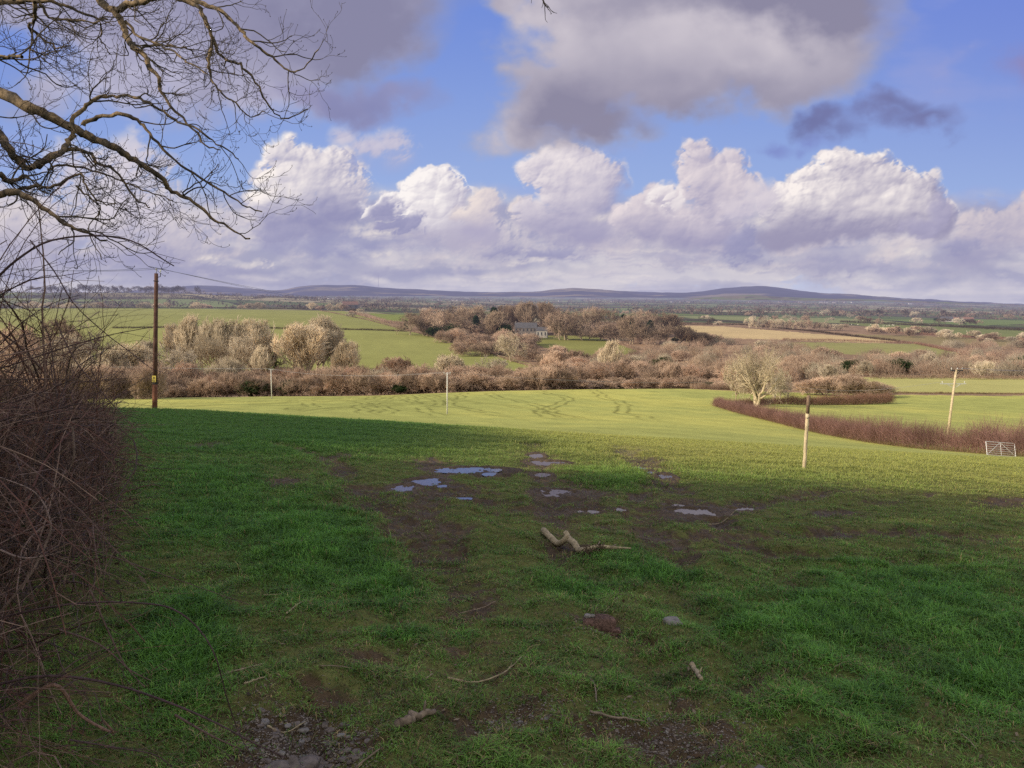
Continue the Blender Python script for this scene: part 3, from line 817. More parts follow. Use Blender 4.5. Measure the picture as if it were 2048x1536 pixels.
# ------------------------------------------------------------------ vegetation materials
MAT = {}
def solid(name, c, rough=.9, var=.25, scale=3.0, spec=.1, haze=True, trans=0.0, metal=0.0, bump=0.0, objvar=.0):
    """procedural material: base colour broken up by noise and by object"""
    if name in MAT: return MAT[name]
    m = bpy.data.materials.new(name); m.use_nodes = True
    nt = m.node_tree; N = nt.nodes; K = nt.links; bs = N['Principled BSDF']
    bs.inputs['Roughness'].default_value = rough; bs.inputs['Specular IOR Level'].default_value = spec; bs.inputs['Metallic'].default_value = metal
    geo = N.new('ShaderNodeNewGeometry'); nz = N.new('ShaderNodeTexNoise'); nz.inputs['Scale'].default_value = scale; nz.inputs['Detail'].default_value = 4
    K.new(geo.outputs['Position'], nz.inputs['Vector'])
    mr = N.new('ShaderNodeMapRange'); mr.inputs[1].default_value = .3; mr.inputs[2].default_value = .7; mr.inputs[3].default_value = 1-var; mr.inputs[4].default_value = 1+var
    K.new(nz.outputs[0], mr.inputs[0]); fac = mr.outputs[0]
    if objvar:
        oi = N.new('ShaderNodeObjectInfo'); m2 = N.new('ShaderNodeMapRange'); m2.inputs[3].default_value = 1-objvar; m2.inputs[4].default_value = 1+objvar
        K.new(oi.outputs['Random'], m2.inputs[0]); mm = N.new('ShaderNodeMath'); mm.operation = 'MULTIPLY'
        K.new(fac, mm.inputs[0]); K.new(m2.outputs[0], mm.inputs[1]); fac = mm.outputs[0]
    sc = N.new('ShaderNodeVectorMath'); sc.operation = 'SCALE'; sc.inputs[0].default_value = c
    K.new(fac, sc.inputs['Scale']); K.new(sc.outputs[0], bs.inputs['Base Color'])
    sh = bs.outputs[0]
    if bump:
        b = N.new('ShaderNodeBump'); b.inputs['Strength'].default_value = 1; b.inputs['Distance'].default_value = bump
        K.new(nz.outputs[0], b.inputs['Height']); K.new(b.outputs[0], bs.inputs['Normal'])
    if trans:
        t = N.new('ShaderNodeBsdfTranslucent'); K.new(sc.outputs[0], t.inputs[0])
        ms = N.new('ShaderNodeMixShader'); ms.inputs[0].default_value = trans
        K.new(bs.outputs[0], ms.inputs[1]); K.new(t.outputs[0], ms.inputs[2]); sh = ms.outputs[0]
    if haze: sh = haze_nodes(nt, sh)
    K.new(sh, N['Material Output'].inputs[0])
    MAT[name] = m
    return m

def veg_mats():
    solid('pale_bark', (.36, .29, .2), var=.3, scale=1.2, objvar=.15)
    solid('brown_bark', (.16, .12, .085), var=.3, scale=1.2, objvar=.2)
    solid('straw_twigs', (.66, .56, .41), var=.22, scale=.25, objvar=.2, trans=.25)
    solid('grey_twigs', (.58, .50, .38), var=.22, scale=.25, objvar=.2, trans=.25)
    solid('pink_twigs', (.52, .385, .29), var=.3, scale=.12, objvar=.25, trans=.25)
    solid('brown_twigs', (.42, .31, .235), var=.3, scale=.15, objvar=.25, trans=.2)
    solid('wood_twigs', (.36, .27, .20), var=.3, scale=.08, objvar=.3, trans=.2)
    solid('purple_twigs', (.34, .205, .175), var=.25, scale=.3, trans=.2)
    solid('red_twigs', (.40, .24, .18), var=.25, scale=.3, trans=.2)
    solid('ivy_leaves', (.035, .055, .02), var=.4, scale=.5, objvar=.2, trans=.1)
    solid('conifer_needles', (.025, .045, .022), var=.4, scale=.5, objvar=.2)
    solid('dead_grass', (.36, .27, .15), var=.3, scale=.6, trans=.3)
    solid('far_wood', (.1, .075, .06), var=.4, scale=.02, objvar=.3)
    solid('far_evergreen', (.04, .05, .032), var=.4, scale=.02, objvar=.3)
    solid('hedge_dark', (.11, .075, .05), var=.35, scale=.08, trans=.1)

def leafcards(rng, C, size, n_per, spread):
    """small random triangles around centres"""
    N = len(C)*n_per
    c = np.repeat(C, n_per, 0)+rng.normal(0, 1, (N, 3))*spread
    a = norm(rng.normal(0, 1, (N, 3)))*size*rng.uniform(.5, 1.3, (N, 1)); b = norm(rng.normal(0, 1, (N, 3)))*size*rng.uniform(.4, 1, (N, 1))
    V = np.stack([c-a, c+a, c+b], 1).reshape(-1, 3)
    return V, np.arange(N*3).reshape(N, 3)

def tree_parts(seed, trunk_len=.3, limbs=8, l1=.5, l2=.3, l3=.17, l4=.09, n=(5, 6, 5), ang=(.75, .6, .55, .45), up=.06, wander=.14, r0=.022, tw=.0022, stems=1, droop=0.0, spread=.0, ivy=0, dome=0):
    """unit-height tree: woody frame mesh and twig mesh (and optional ivy)"""
    rng = np.random.default_rng(seed)
    st = np.zeros((stems, 3)); st[:, :2] = rng.normal(0, spread, (stems, 2)); st[:, 2] = -.02
    d = np.array([[0, 0, 1.]])+rng.normal(0, .12 if stems == 1 else .45, (stems, 3))*[1, 1, .3]
    P0 = grow(rng, st, d, np.full(stems, trunk_len*1.0), 7, wander*.6, (0, 0, .05))
    R0 = np.linspace(1, .62, 8)[None]*r0*np.ones((stems, 1)); R0[:, 0] *= 1.5
    s, dd, rr, t = spawn(rng, P0, R0, limbs, .4, 1.0, ang[0], .28)
    P1 = grow(rng, s, dd, l1*rng.uniform(.7, 1.15, len(s)), 7, wander, (0, 0, up))
    R1 = np.linspace(1, .3, 8)[None]*(rr*.62)[:, None]
    s, dd, rr, t = spawn(rng, P1, R1, n[0], .25, 1.0, ang[1], .25)
    P2 = grow(rng, s, dd, l2*rng.uniform(.6, 1.15, len(s))*(1.15-.4*t), 5, wander*1.1, (0, 0, up))
    R2 = np.linspace(1, .3, 6)[None]*np.maximum(rr*.6, tw*1.6)[:, None]
    s, dd, rr, t = spawn(rng, P2, R2, n[1], .2, 1.0, ang[2], .25)
    P3 = grow(rng, s, dd, l3*rng.uniform(.6, 1.2, len(s)), 4, wander*1.2, (0, 0, up-droop*.5))
    R3 = np.linspace(1, .5, 5)[None]*np.maximum(np.minimum(rr*.6, tw*2), tw)[:, None]
    s, dd, rr, t = spawn(rng, P3, R3, n[2], .15, 1.0, ang[3], .25)
    P4 = grow(rng, s, dd, l4*rng.uniform(.6, 1.3, len(s)), 2, wander, (0, 0, up-droop))
    R4 = np.linspace(1, .6, 3)[None]*tw*np.ones((len(s), 1))
    if dome:
        a_ = np.concatenate([P3.reshape(-1, 3), P4.reshape(-1, 3)]); zt = np.percentile(a_[:, 2], 97); rad = np.percentile(np.hypot(a_[:, 0], a_[:, 1]), 88)
        cz = zt*.52; rz = zt-cz
        def squash(P):
            q = P-[0, 0, cz]; k = np.sqrt((q[..., 0]**2+q[..., 1]**2)/rad**2+(np.where(q[..., 2] > 0, q[..., 2], q[..., 2]*.5)/rz)**2)
            return np.where((k > .85)[..., None], q*(.85/np.maximum(k, 1e-6)[..., None])**dome*(1), q)+[0, 0, cz]
        P1, P2, P3, P4 = squash(P1), squash(P2), squash(P3), squash(P4)
    top = max(P4[..., 2].max(), P3[..., 2].max()); sc = 1/top
    allx = np.abs(P4[..., :2]).reshape(-1, 2); wid = np.percentile(np.hypot(allx[:, 0], allx[:, 1]), 93)*sc
    g = Geo()
    for P, R, S in ((P0, R0, 7), (P1, R1, 5), (P2, R2, 4)):
        V, Q = tubes(P*sc, R*sc, S); g.add(V, Q)
    c = Geo()
    for P, R in ((P3, R3), (P4, R4)):
        V, Q = tubes(P*sc, R*sc, 3); c.add(V, Q)
    iv = None
    if ivy:
        iv = Geo()
        cen = np.concatenate([P0.reshape(-1, 3), P1[:, :ivy].reshape(-1, 3)])*sc
        V, T = leafcards(rng, cen, .018, 26, .03); iv.add(V, None, T)
    return g, c, iv, wid

PROTO = {}
def protos():
    K = dict
    defs = {
     'fluffy': [K(trunk_len=.22, limbs=10, l1=.5, l2=.34, l3=.2, l4=.12, n=(6, 7, 5), ang=(.6, .45, .4, .35), up=.09, wander=.1, stems=2, spread=.03, tw=.0036, dome=.42)]*3,
     'spread': [K(trunk_len=.3, limbs=9, l1=.55, l2=.32, l3=.18, l4=.09, n=(6, 7, 5), ang=(.9, .65, .6, .5), up=.05, wander=.2, tw=.003, dome=.3)]*3,
     'ivied': [K(trunk_len=.35, limbs=8, l1=.5, l2=.3, l3=.17, l4=.09, n=(5, 6, 5), ang=(.8, .65, .6, .5), up=.05, wander=.18, tw=.003, ivy=4)]*2,
     'scrub': [K(trunk_len=.25, limbs=6, l1=.5, l2=.33, l3=.24, l4=.16, n=(5, 5, 5), ang=(.7, .55, .5, .45), up=.04, wander=.16, r0=.014, stems=5, spread=.16, tw=.0042, dome=.15)]*4,
    }
    bark = {'fluffy': 'pale_bark', 'spread': 'pale_bark', 'ivied': 'brown_bark', 'scrub': 'brown_bark'}
    sd = 100
    for k, L in defs.items():
        PROTO[k] = []
        for p in L:
            sd += 1
            g, c, iv, wid = tree_parts(sd, **p)
            tm = g.make('trunk', MAT[bark[k]], obj=False, smooth=True)
            PROTO[k].append((tm, c, iv, wid, {}))
    # pines: whorls of drooping needle cards round a straight stem
    rng = np.random.default_rng(77)
    PROTO['pine'] = []
    for s_ in range(2):
        g = Geo().tube([[0, 0, -.02], [0.01, 0, .5], [0, 0, .97]], [.02, .012, .004], 6)
        n = 420; h = rng.uniform(.12, 1, n)**.8; th = rng.uniform(0, 6.28, n)
        R = (.26 if s_ == 0 else .16)*(1.02-h)**.7*(1 if s_ == 1 else (1-.5*sstep(.45, .1, h)))
        q = np.sqrt(rng.uniform(.1, 1, n))
        c = np.stack([np.cos(th)*R*q, np.sin(th)*R*q, h-.06*q], -1)
        V, T = leafcards(rng, c, .028, 12, .018)
        cc = Geo().add(V, None, T)
        PROTO['pine'].append((g.make('trunk', MAT['brown_bark'], obj=False), cc, None, .24 if s_ == 0 else .16, {}))
    PROTO['evergreen'] = []
    for s_ in range(2):
        g = Geo().tube([[0, 0, -.02], [0.01, 0, .5]], [.04, .02], 6)
        n = 300; v = norm(rng.normal(0, 1, (n, 3)))*rng.uniform(.55, 1, (n, 1)); v = v*[.36, .36, .42]*(1+.25*np.sin(v[:, :1]*14+s_))+[0, 0, .55]
        V, T = leafcards(rng, v, .045, 16, .04)
        PROTO['evergreen'].append((g.make('trunk', MAT['brown_bark'], obj=False), Geo().add(V, None, T), None, .38, {}))

def crown_mesh(entry, matname):
    if matname not in entry[4]:
        entry[4][matname] = entry[1].make('crown', MAT[matname], obj=False)
    return entry[4][matname]

_tr = random.Random(3)
def slope_scrub(L):
    rng = np.random.default_rng(71); g = Geo()
    for mat_i, mname in enumerate(['pink', 'brown']):
        pass
    S = []; D = []; LL = []; R = []; C = []
    for x, y, h, w in L:
        n = 420; z = bz(x, y)
        th = rng.uniform(0, 6.28, n); q = np.sqrt(rng.random(n))
        bx_ = x+np.cos(th)*q*w; by_ = y+np.sin(th)*q*w*.9
        hh = h*np.sqrt(np.clip(1-q*q*.85, .05, 1))*rng.uniform(.75, 1.1, n)
        S.append(np.stack([bx_, by_, z+hh*rng.uniform(.05, .75, n)], -1)); D.append(np.stack([np.cos(th)*q*.5+rng.normal(0, .35, n), np.sin(th)*q*.5+rng.normal(0, .35, n), np.ones(n)*.9], -1)); LL.append(hh*rng.uniform(.2, .45, n)); R.append(np.full(n, h*.006+.012))
        C.append(np.broadcast_to(np.array([[.54, .40, .30], [.40, .30, .23], [.58, .45, .33], [.52, .45, .34]])[rng.integers(0, 4)]*rng.uniform(.8, 1.15), (n, 3)))
    S = np.concatenate(S); P = grow(rng, S, np.concatenate(D), np.concatenate(LL), 2, .2, (0, 0, .05)); R = np.concatenate(R)[:, None]*np.array([[1.2, 1, .5]])
    V, Q = tubes(P, R, 3); g.add(V, Q, None, np.repeat(np.concatenate(C), 9, 0))
    o = g.make('scrub', attr_mat('slope_scrub', rough=.9, trans=.2, haze=True))
    tag(o, 'unbroken pinkish brown leafless scrub covering the slope beyond the lit fields', 'scrub', kind='stuff')

def plant(kind, px, top, wpx, Y, twig, label, group, cat='tree', name='bare_tree', xy=None, height=None, detail=True, var=None):
    """one tree or bush standing on the land at depth Y, reaching picture row `top`"""
    if xy is None: x, y = at_depth(px, Y)
    else: x, y = xy
    z = bz(x, y)
    if height is None:
        _, t = ray(px, top); height = max(float(t*y+EYE-z), .8)*(1.1 if kind != 'pine' else 1)
    ent = PROTO[kind][var if var is not None else _tr.randrange(len(PROTO[kind]))]
    half = wpx/2/F*y if wpx else height*ent[3]
    sxy = min(max(half/ent[3], height*.45), height*2.2)
    cm = crown_mesh(ent, twig)
    rz = _tr.uniform(0, 6.28)
    if detail:
        r = empty(name, (x, y, z-.05), rz)
        o = bpy.data.objects.new('trunk', ent[0]); link(o, r)
        o = bpy.data.objects.new('crown', cm); link(o, r)
        if ent[2] is not None:
            if 'ivy' not in ent[4]: ent[4]['ivy'] = ent[2].make('ivy', MAT['ivy_leaves'], obj=False)
            o = bpy.data.objects.new('ivy', ent[4]['ivy']); link(o, r)
    else:
        key = 'whole_'+twig
        if key not in ent[4]:
            g = Geo()
            g.V, g.Q, g.T, g.C = list(ent[1].V), list(ent[1].Q), list(ent[1].T), []; g.n = ent[1].n
            ent[4][key] = g.make(name, MAT[twig], obj=False)
        r = bpy.data.objects.new(name, ent[4][key]); r.location = (x, y, z-.05); r.rotation_euler = (0, 0, rz); link(r)
    r.scale = (sxy, sxy, height)
    return tag(r, label, cat, group)

def woods():
    veg_mats(); protos()
    R = random.Random(11)
    VT = 'bare trees along the valley bottom'
    big = [ # px, top row, width, depth, kind, twig, label
     (45, 655, 120, 400, 'spread', 'pink_twigs', 'brown bare tree at the left edge behind the bramble hedge'),
     (112, 640, 120, 455, 'spread', 'brown_twigs', 'dusky bare tree, second from the left edge of the valley'),
     (150, 668, 100, 385, 'spread', 'grey_twigs', 'dull bare tree in front of the dusky one at the left of the valley'),
     (200, 638, 120, 470, 'ivied', 'grey_twigs', 'tall dark-stemmed ivied tree left of the brown pole'),
     (262, 690, 110, 365, 'fluffy', 'straw_twigs', 'pale fluffy bare tree just left of the brown pole'),
     (228, 700, 70, 350, 'fluffy', 'straw_twigs', 'smaller straw coloured bare tree left of the brown pole'),
     (342, 650, 52, 520, 'fluffy', 'grey_twigs', 'small pale bare tree behind the top of the valley trees, right of the brown pole'),
     (350, 690, 112, 372, 'spread', 'grey_twigs', 'greyish spreading bare tree just right of the brown pole'),
     (402, 634, 90, 480, 'fluffy', 'straw_twigs', 'round-topped pale bare tree, first of the big pale clump'),
     (446, 640, 96, 470, 'fluffy', 'straw_twigs', 'round-topped pale bare tree, second of the big pale clump'),
     (420, 668, 90, 440, 'spread', 'straw_twigs', 'pale bare tree in front of the first two round-topped ones'),
     (505, 640, 100, 478, 'fluffy', 'straw_twigs', 'round-topped pale bare tree in the middle of the big clump'),
     (480, 672, 80, 438, 'spread', 'grey_twigs', 'grey bare tree low in the middle of the big pale clump'),
     (552, 650, 70, 486, 'ivied', 'grey_twigs', 'darker ivied tree in the big pale clump'),
     (640, 634, 90, 520, 'fluffy', 'straw_twigs', 'pale tree whose top shows behind the widest bare crown'),
     (620, 652, 140, 450, 'fluffy', 'straw_twigs', 'widest pale dome of bare twigs in the valley'),
     (532, 694, 60, 425, 'fluffy', 'straw_twigs', 'low pale bare tree before the ivied one'),
     (700, 684, 66, 430, 'fluffy', 'straw_twigs', 'upright straw coloured bare tree ending the big pale clump'),
     (668, 664, 70, 470, 'fluffy', 'grey_twigs', 'grey bare tree at the right end of the big pale clump'),
     (588, 650, 74, 500, 'fluffy', 'straw_twigs', 'pale crown filling the gap left of the widest dome'),
     (128, 672, 90, 420, 'fluffy', 'straw_twigs', 'pale crown at the left of the valley, seen through the brambles'),
     (790, 716, 80, 372, 'fluffy', 'pink_twigs', 'rounded pinkish tree between the two pale poles'),
     (895, 712, 80, 372, 'fluffy', 'straw_twigs', 'pale bare tree behind the white pole'),
     (985, 712, 80, 388, 'spread', 'grey_twigs', 'grey tangled bare tree right of the white pole'),
     (760, 735, 76, 330, 'spread', 'grey_twigs', 'ivy-dark tangled tree at the foot of the valley, left of the white pole'),
     (1022, 664, 64, 640, 'spread', 'straw_twigs', 'pale lone bare tree below the farmhouse'),
     (1115, 702, 60, 470, 'fluffy', 'pink_twigs', 'pinkish bare tree above the wheel tracks'),
     (1230, 684, 60, 430, 'fluffy', 'straw_twigs', 'pale green tinged willow with dark ivy at its foot'),
     (1645, 730, 54, 330, 'fluffy', 'grey_twigs', 'small pale tree right of the big lit oak'),
     (1700, 752, 130, 300, 'fluffy', 'pink_twigs', 'pinkish mound of twigs behind the reddish hedge'),
     (1965, 722, 50, 430, 'spread', 'grey_twigs', 'small bare tree right of the pole with the crossarm'),
    ]
    for px, top, w, Y, k, tw, lb in big:
        plant(k, px, top, w, Y, tw, lb, VT)
    for px, top, w, Y, tw in [(a_, b_+14, c_, d_, e_) for a_, b_, c_, d_, e_ in [(20, 672, 110, 350, 'pink_twigs'), (85, 690, 100, 340, 'grey_twigs'), (175, 700, 110, 335, 'straw_twigs'), (70, 648, 90, 480, 'grey_twigs'), (300, 705, 90, 335, 'pink_twigs'), (455, 702, 80, 395, 'grey_twigs'),
                              (380, 712, 70, 345, 'pink_twigs'), (300, 668, 60, 520, 'grey_twigs'), (725, 715, 80, 380, 'pink_twigs'), (800, 722, 90, 360, 'pink_twigs'), (845, 722, 80, 350, 'grey_twigs'), (940, 720, 80, 350, 'pink_twigs'), (1060, 722, 90, 360, 'pink_twigs'), (1170, 712, 80, 400, 'pink_twigs')]]:
        plant(R.choice(['fluffy', 'spread', 'scrub']), px, top, w, Y, tw, 'leafless tree rising out of the valley scrub behind the lit field', VT, height=None)
    for px, hh in [(1615, 5.5), (1650, 7), (1685, 8), (1722, 7.5), (1755, 5.5)]:
        plant('scrub', px, 0, 74, 262+(px % 7), 'pink_twigs', 'rounded pinkish bush behind the short reddish hedge right of the oak', 'pinkish bushes behind the short reddish hedge', 'bush', 'scrub_bush', height=hh)
    # bushes of the valley floor, front rows dense
    SB = 'scrub bushes filling the valley bottom'
    lab_f = 'brown leafless bush in the front row of scrub at the field edge'
    lab_b = 'pinkish leafless bush in the thick of the valley scrub'
    n = 0
    edge = lambda p: np.interp(p, [-60, 350, 700, 1100, 1240, 1480, 1700, 2100], [292, 296, 294, 292, 314, 286, 330, 440])
    for i in range(74):
        px = -30+i*1500/74+R.uniform(-9, 9)
        Y = float(edge(px))+R.uniform(4, 14)
        hp = R.uniform(30, 56)*(1 if px < 1130 else .55)
        if px < 340: hp *= 1.35
        x, y = at_depth(px, Y)
        kind, tw = ('scrub', R.choice(['brown_twigs', 'brown_twigs', 'pink_twigs']))
        if R.random() < .10: kind, tw = 'evergreen', 'ivy_leaves'; hp *= .7
        plant(kind, px, 0, R.uniform(44, 70), Y, tw, lab_f if kind == 'scrub' else 'dark ivy covered bush in the front row of valley scrub', SB, 'bush', 'scrub_bush' if kind == 'scrub' else 'ivied_bush', height=hp*Y/F)
    for i in range(120):
        px = R.uniform(-40, 1500)
        Y = float(edge(px))+R.uniform(20, 130)
        if 960 < px < 1130 and Y > 385: Y -= 70
        if 680 < px < 960 and Y > 380: Y = 345+R.uniform(0, 20)
        if 360 < px < 500 and 395 < Y < 470: continue
        hp = R.uniform(42, 66)*330/Y
        plant('scrub', px, 0, R.uniform(50, 80)*330/Y, Y, R.choice(['pink_twigs', 'pink_twigs', 'brown_twigs']), lab_b, SB, 'bush', 'scrub_bush', height=hp*Y/F)
    SR = 'scrub bushes on the slope beyond the big lit oak'
    cnt = 0
    RS = []
    while cnt < 330:
        px = R.uniform(1090, 2110); Y = 400+(R.random()**1.25)*500
        if px > 1700 and Y < 455: Y = 455+R.uniform(0, 60)
        x, y = at_depth(px, Y)
        PX, PY = project(x, y, bz(x, y))
        if any(inpoly(np.array([PX]), np.array([PY+2.0]), p[0])[0] and p[1] < Y < p[2] for p in FIELDS): continue
        if px < 1270 and 600 < Y < 1000 and R.random() < .8: continue
        cnt += 1
        hp = R.uniform(24, 36)*520/Y
        if cnt > 45:
            RS.append((x, y, hp*Y/F, R.uniform(34, 60)/2/F*520)); continue
        kind, tw = 'scrub', R.choice(['pink_twigs', 'pink_twigs', 'brown_twigs', 'grey_twigs'])
        if R.random() < .06: kind, tw = 'evergreen', 'ivy_leaves'; hp *= .8
        plant(kind, px, 0, R.uniform(34, 60)*520/Y, Y, tw, 'pinkish brown bush on the scrubby slope' if kind == 'scrub' else 'small dark evergreen bush among the slope scrub', SR, 'bush', 'scrub_bush' if kind == 'scrub' else 'evergreen_bush', height=hp*Y/F, detail=False)
    slope_scrub(RS)
    # bushes below the farmhouse wood and beside the sloping hedge
    SM = 'reddish bushes below the farmhouse wood'
    for i in range(50):
        f = R.random()
        px = 860+f*250+R.uniform(0, 150); 
        row = 672+f*44+R.uniform(0, 34)*(1-.3*f)
        if px > 1075 and row < 712: continue
        x, y = on_ground(px, row, 350)
        hp = R.uniform(22, 32)
        plant('scrub', px, 0, R.uniform(30, 52), y, R.choice(['pink_twigs', 'pink_twigs', 'brown_twigs']), 'reddish brown bush on the bank below the farmhouse wood', SM, 'bush', 'scrub_bush', xy=(x, y), height=hp*y/F, detail=False)
    # the wood round the farmhouse
    WG = 'bare trees of the wood around the farmhouse'
    wl = [(840, 622, 60), (868, 617, 56), (905, 612, 60), (935, 608, 56), (962, 612, 50), (1018, 612, 56), (1048, 606, 60), (1085, 606, 60), (1105, 612, 56), (1150, 618, 60), (1180, 616, 52), (1210, 620, 56), (1290, 622, 56), (1325, 622, 60), (1355, 630, 50),
          (850, 640, 50), (890, 640, 56), (925, 644, 50), (1000, 636, 56), (1130, 628, 66), (1165, 648, 60), (1200, 644, 60), (1235, 640, 56), (1265, 648, 50), (1290, 645, 60), (1330, 648, 56), (1365, 655, 50), (1400, 665, 44), (1260, 630, 50), (1425, 668, 36), (820, 628, 50), (880, 624, 60), (920, 620, 60), (1000, 624, 60), (1120, 622, 60), (1140, 640, 56), (975, 640, 50), (860, 652, 40), (950, 650, 44), (1225, 655, 50), (1310, 662, 50), (1180, 660, 50)]
    for i, (px, top, w) in enumerate(wl):
        Y = 1010 if i < 15 else 905
        if px > 1240 and i >= 15: Y = 860
        plant(R.choice(['spread', 'spread', 'fluffy']), px, top, w*1.15, Y, R.choice(['brown_twigs', 'wood_twigs', 'wood_twigs', 'wood_twigs']), 'bare tree at the back of the farmhouse wood' if i < 15 else 'bare tree along the front of the farmhouse wood', WG)
    for px, top, w, lb in [(988, 614, 44, 'dark rounded pine standing out in the middle of the farmhouse wood'), (812, 640, 14, 'small dark conifer at the left end of the farmhouse wood'), (1246, 628, 24, 'pointed fir right of the farmhouse, left of two'),
                           (1262, 630, 22, 'pointed fir right of the farmhouse, right of two'), (952, 630, 30, 'dark fir behind the wood left of the rounded pine'), (1300, 640, 30, 'dark fir in the right part of the wood')]:
        plant('pine', px, top, w, 985, 'conifer_needles', lb, None, 'tree', 'conifer', var=0 if w > 25 else 1)
    for px, top, w in [(905, 652, 36), (1010, 652, 34), (1390, 668, 60), (1350, 676, 50), (1430, 672, 40), (870, 655, 40)]:
        plant('evergreen', px, top, w, 890, 'ivy_leaves', 'dark evergreen clump at the foot of the farmhouse wood', 'evergreen clumps under the farmhouse wood', 'bush', 'evergreen_bush', detail=False)
    # row of bare trees beyond the straw coloured field, scattered ones on the right
    for i in range(26):
        px = 1500+i*7.6+R.uniform(-4, 4)
        plant('spread', px, 634+(px-1500)*.05+R.uniform(0, 6), R.uniform(16, 26), 1230, R.choice(['grey_twigs', 'straw_twigs', 'brown_twigs']), 'small bare tree in the row beyond the straw coloured field', 'row of bare trees beyond the straw field', detail=False)
    for i in range(34):
        px = R.uniform(1740, 2080); row = 664+(px-1740)*.06+R.uniform(-3, 9)
        x, y = on_ground(px, row, 500)
        plant('fluffy', px, 0, R.uniform(18, 34), y, R.choice(['straw_twigs', 'grey_twigs', 'pink_twigs']), 'pale bare tree along the lane below the sheep field', 'bare trees below the sheep field', xy=(x, y), height=R.uniform(10, 19)*y/F, detail=False)
    # skyline row on the left and the willow clumps beneath it
    for i, px in enumerate([96, 108, 150, 163, 172, 184, 200, 212, 226, 232, 256, 275, 290, 298, 306, 318, 326, 335, 346, 355, 364, 396, 60, 75, 130, 240]):
        top = 570+R.uniform(-2, 5)
        if 150 < px < 190 or 300 < px < 350: top -= 1
        plant('spread', px, top, R.uniform(14, 26), 3560, 'far_wood', 'tiny bare tree on the left skyline behind the brown pole', 'bare trees along the left skyline', detail=False)
    for i in range(52):
        px = R.choice([R.uniform(90, 210), R.uniform(270, 350), R.uniform(460, 550), R.uniform(380, 420), R.uniform(30, 90), R.uniform(620, 690)])
        plant('fluffy', px, 0, R.uniform(16, 30), R.uniform(1720, 2100), R.choice(['grey_twigs', 'pink_twigs', 'straw_twigs']), 'pale distant willow beyond the upper left field', 'pale willows beyond the upper left field', height=R.uniform(12, 19), detail=False)
    for i in range(90):
        px = R.uniform(700, 2080); Y = R.choice([R.uniform(1500, 1750), R.uniform(2000, 2400), R.uniform(1200, 1500)])
        if 1480 < px and Y < 1500: Y = 1600
        if px < 1100 and Y < 1250: Y = 1500
        plant('spread', px, 0, R.uniform(12, 24), Y, R.choice(['brown_twigs', 'far_wood', 'grey_twigs']), 'small bare tree in the distant hedgerows', 'hedgerow trees in the distance beyond the farmhouse', height=R.uniform(9, 17)*Y/F, detail=False)
    big_evg = [(1872, 637, 18, 1900, 'dark round evergreen beside the distant farm on the right'), (1912, 641, 9, 1900, 'smaller dark evergreen right of the distant farm')]
    for px, top, w, Y, lb in big_evg:
        plant('evergreen', px, top, w*1.5, Y, 'conifer_needles', lb, None, 'tree', 'evergreen_tree', detail=False)
    # the big lit oak in the middle right
    g, c, iv, wid = tree_parts(907, trunk_len=.26, limbs=9, l1=.62, l2=.34, l3=.2, l4=.1, n=(6, 6, 4), ang=(.8, .7, .65, .5), up=.04, wander=.27, tw=.0017, r0=.046, stems=2, spread=.012)
    x, y = at_depth(1512, 198); z = bz(x, y)
    r = empty('oak_tree', (x, y, z-.1), 2.0)
    lit = solid('oak_bark', (.46, .38, .26), var=.35, scale=1.6)
    g.make('trunk', lit, r, smooth=True); c.make('crown', MAT['straw_twigs'], r)
    rng = np.random.default_rng(8)
    V, T = leafcards(rng, np.array([[.0, 0, .02+k*.02] for k in range(9)]), .01, 40, .016)
    Geo().add(V, None, T).make('ivy', MAT['ivy_leaves'], r)
    _, t = ray(1512, 668); h = t*y+EYE-z
    r.scale = (6.9/wid*.95, 6.9/wid*.95, h)
    tag(r, 'large gnarled bare oak lit by the sun at the end of the purple hedge', 'tree')
    # smaller tree half hidden in it
    plant('spread', 1472, 722, 50, 205, 'straw_twigs', 'smaller pale bare tree leaning out left of the big lit oak', None)
    plant('spread', 1560, 735, 46, 215, 'grey_twigs', 'thin bare tree close right of the big lit oak', None)
    far_stuff()

def far_stuff():
    rng = np.random.default_rng(21)
    g = Geo()
    n = 5200
    Y = np.exp(rng.uniform(math.log(2100), math.log(8200), n)); u = rng.uniform(-.8, .8, n)
    x = u*Y
    m = (fbm(x/700, Y/420, 4, 311) > -.02) | (rng.random(n) < .25)
    x, Y = x[m], Y[m]
    z = ground_z(x, Y)
    s = rng.uniform(5, 11, len(x))*(1+Y/9000)
    C = np.stack([x, Y, z+s*.5], -1)
    k = 14
    c = np.repeat(C, k, 0)+rng.normal(0, 1, (len(C)*k, 3))*np.repeat(s, k)[:, None]*[.75, .75, .3]
    a = norm(rng.normal(0, 1, c.shape))*np.repeat(s, k)[:, None]*.35; b = norm(rng.normal(0, 1, c.shape))*np.repeat(s, k)[:, None]*.35
    V = np.stack([c-a, c+a, c+b], 1).reshape(-1, 3)
    g.add(V, None, np.arange(len(V)).reshape(-1, 3))
    o = g.make('distant_woodland', MAT['far_wood'])
    tag(o, 'far-off woods and copses scattered over the patchwork of fields', 'woodland', kind='stuff')

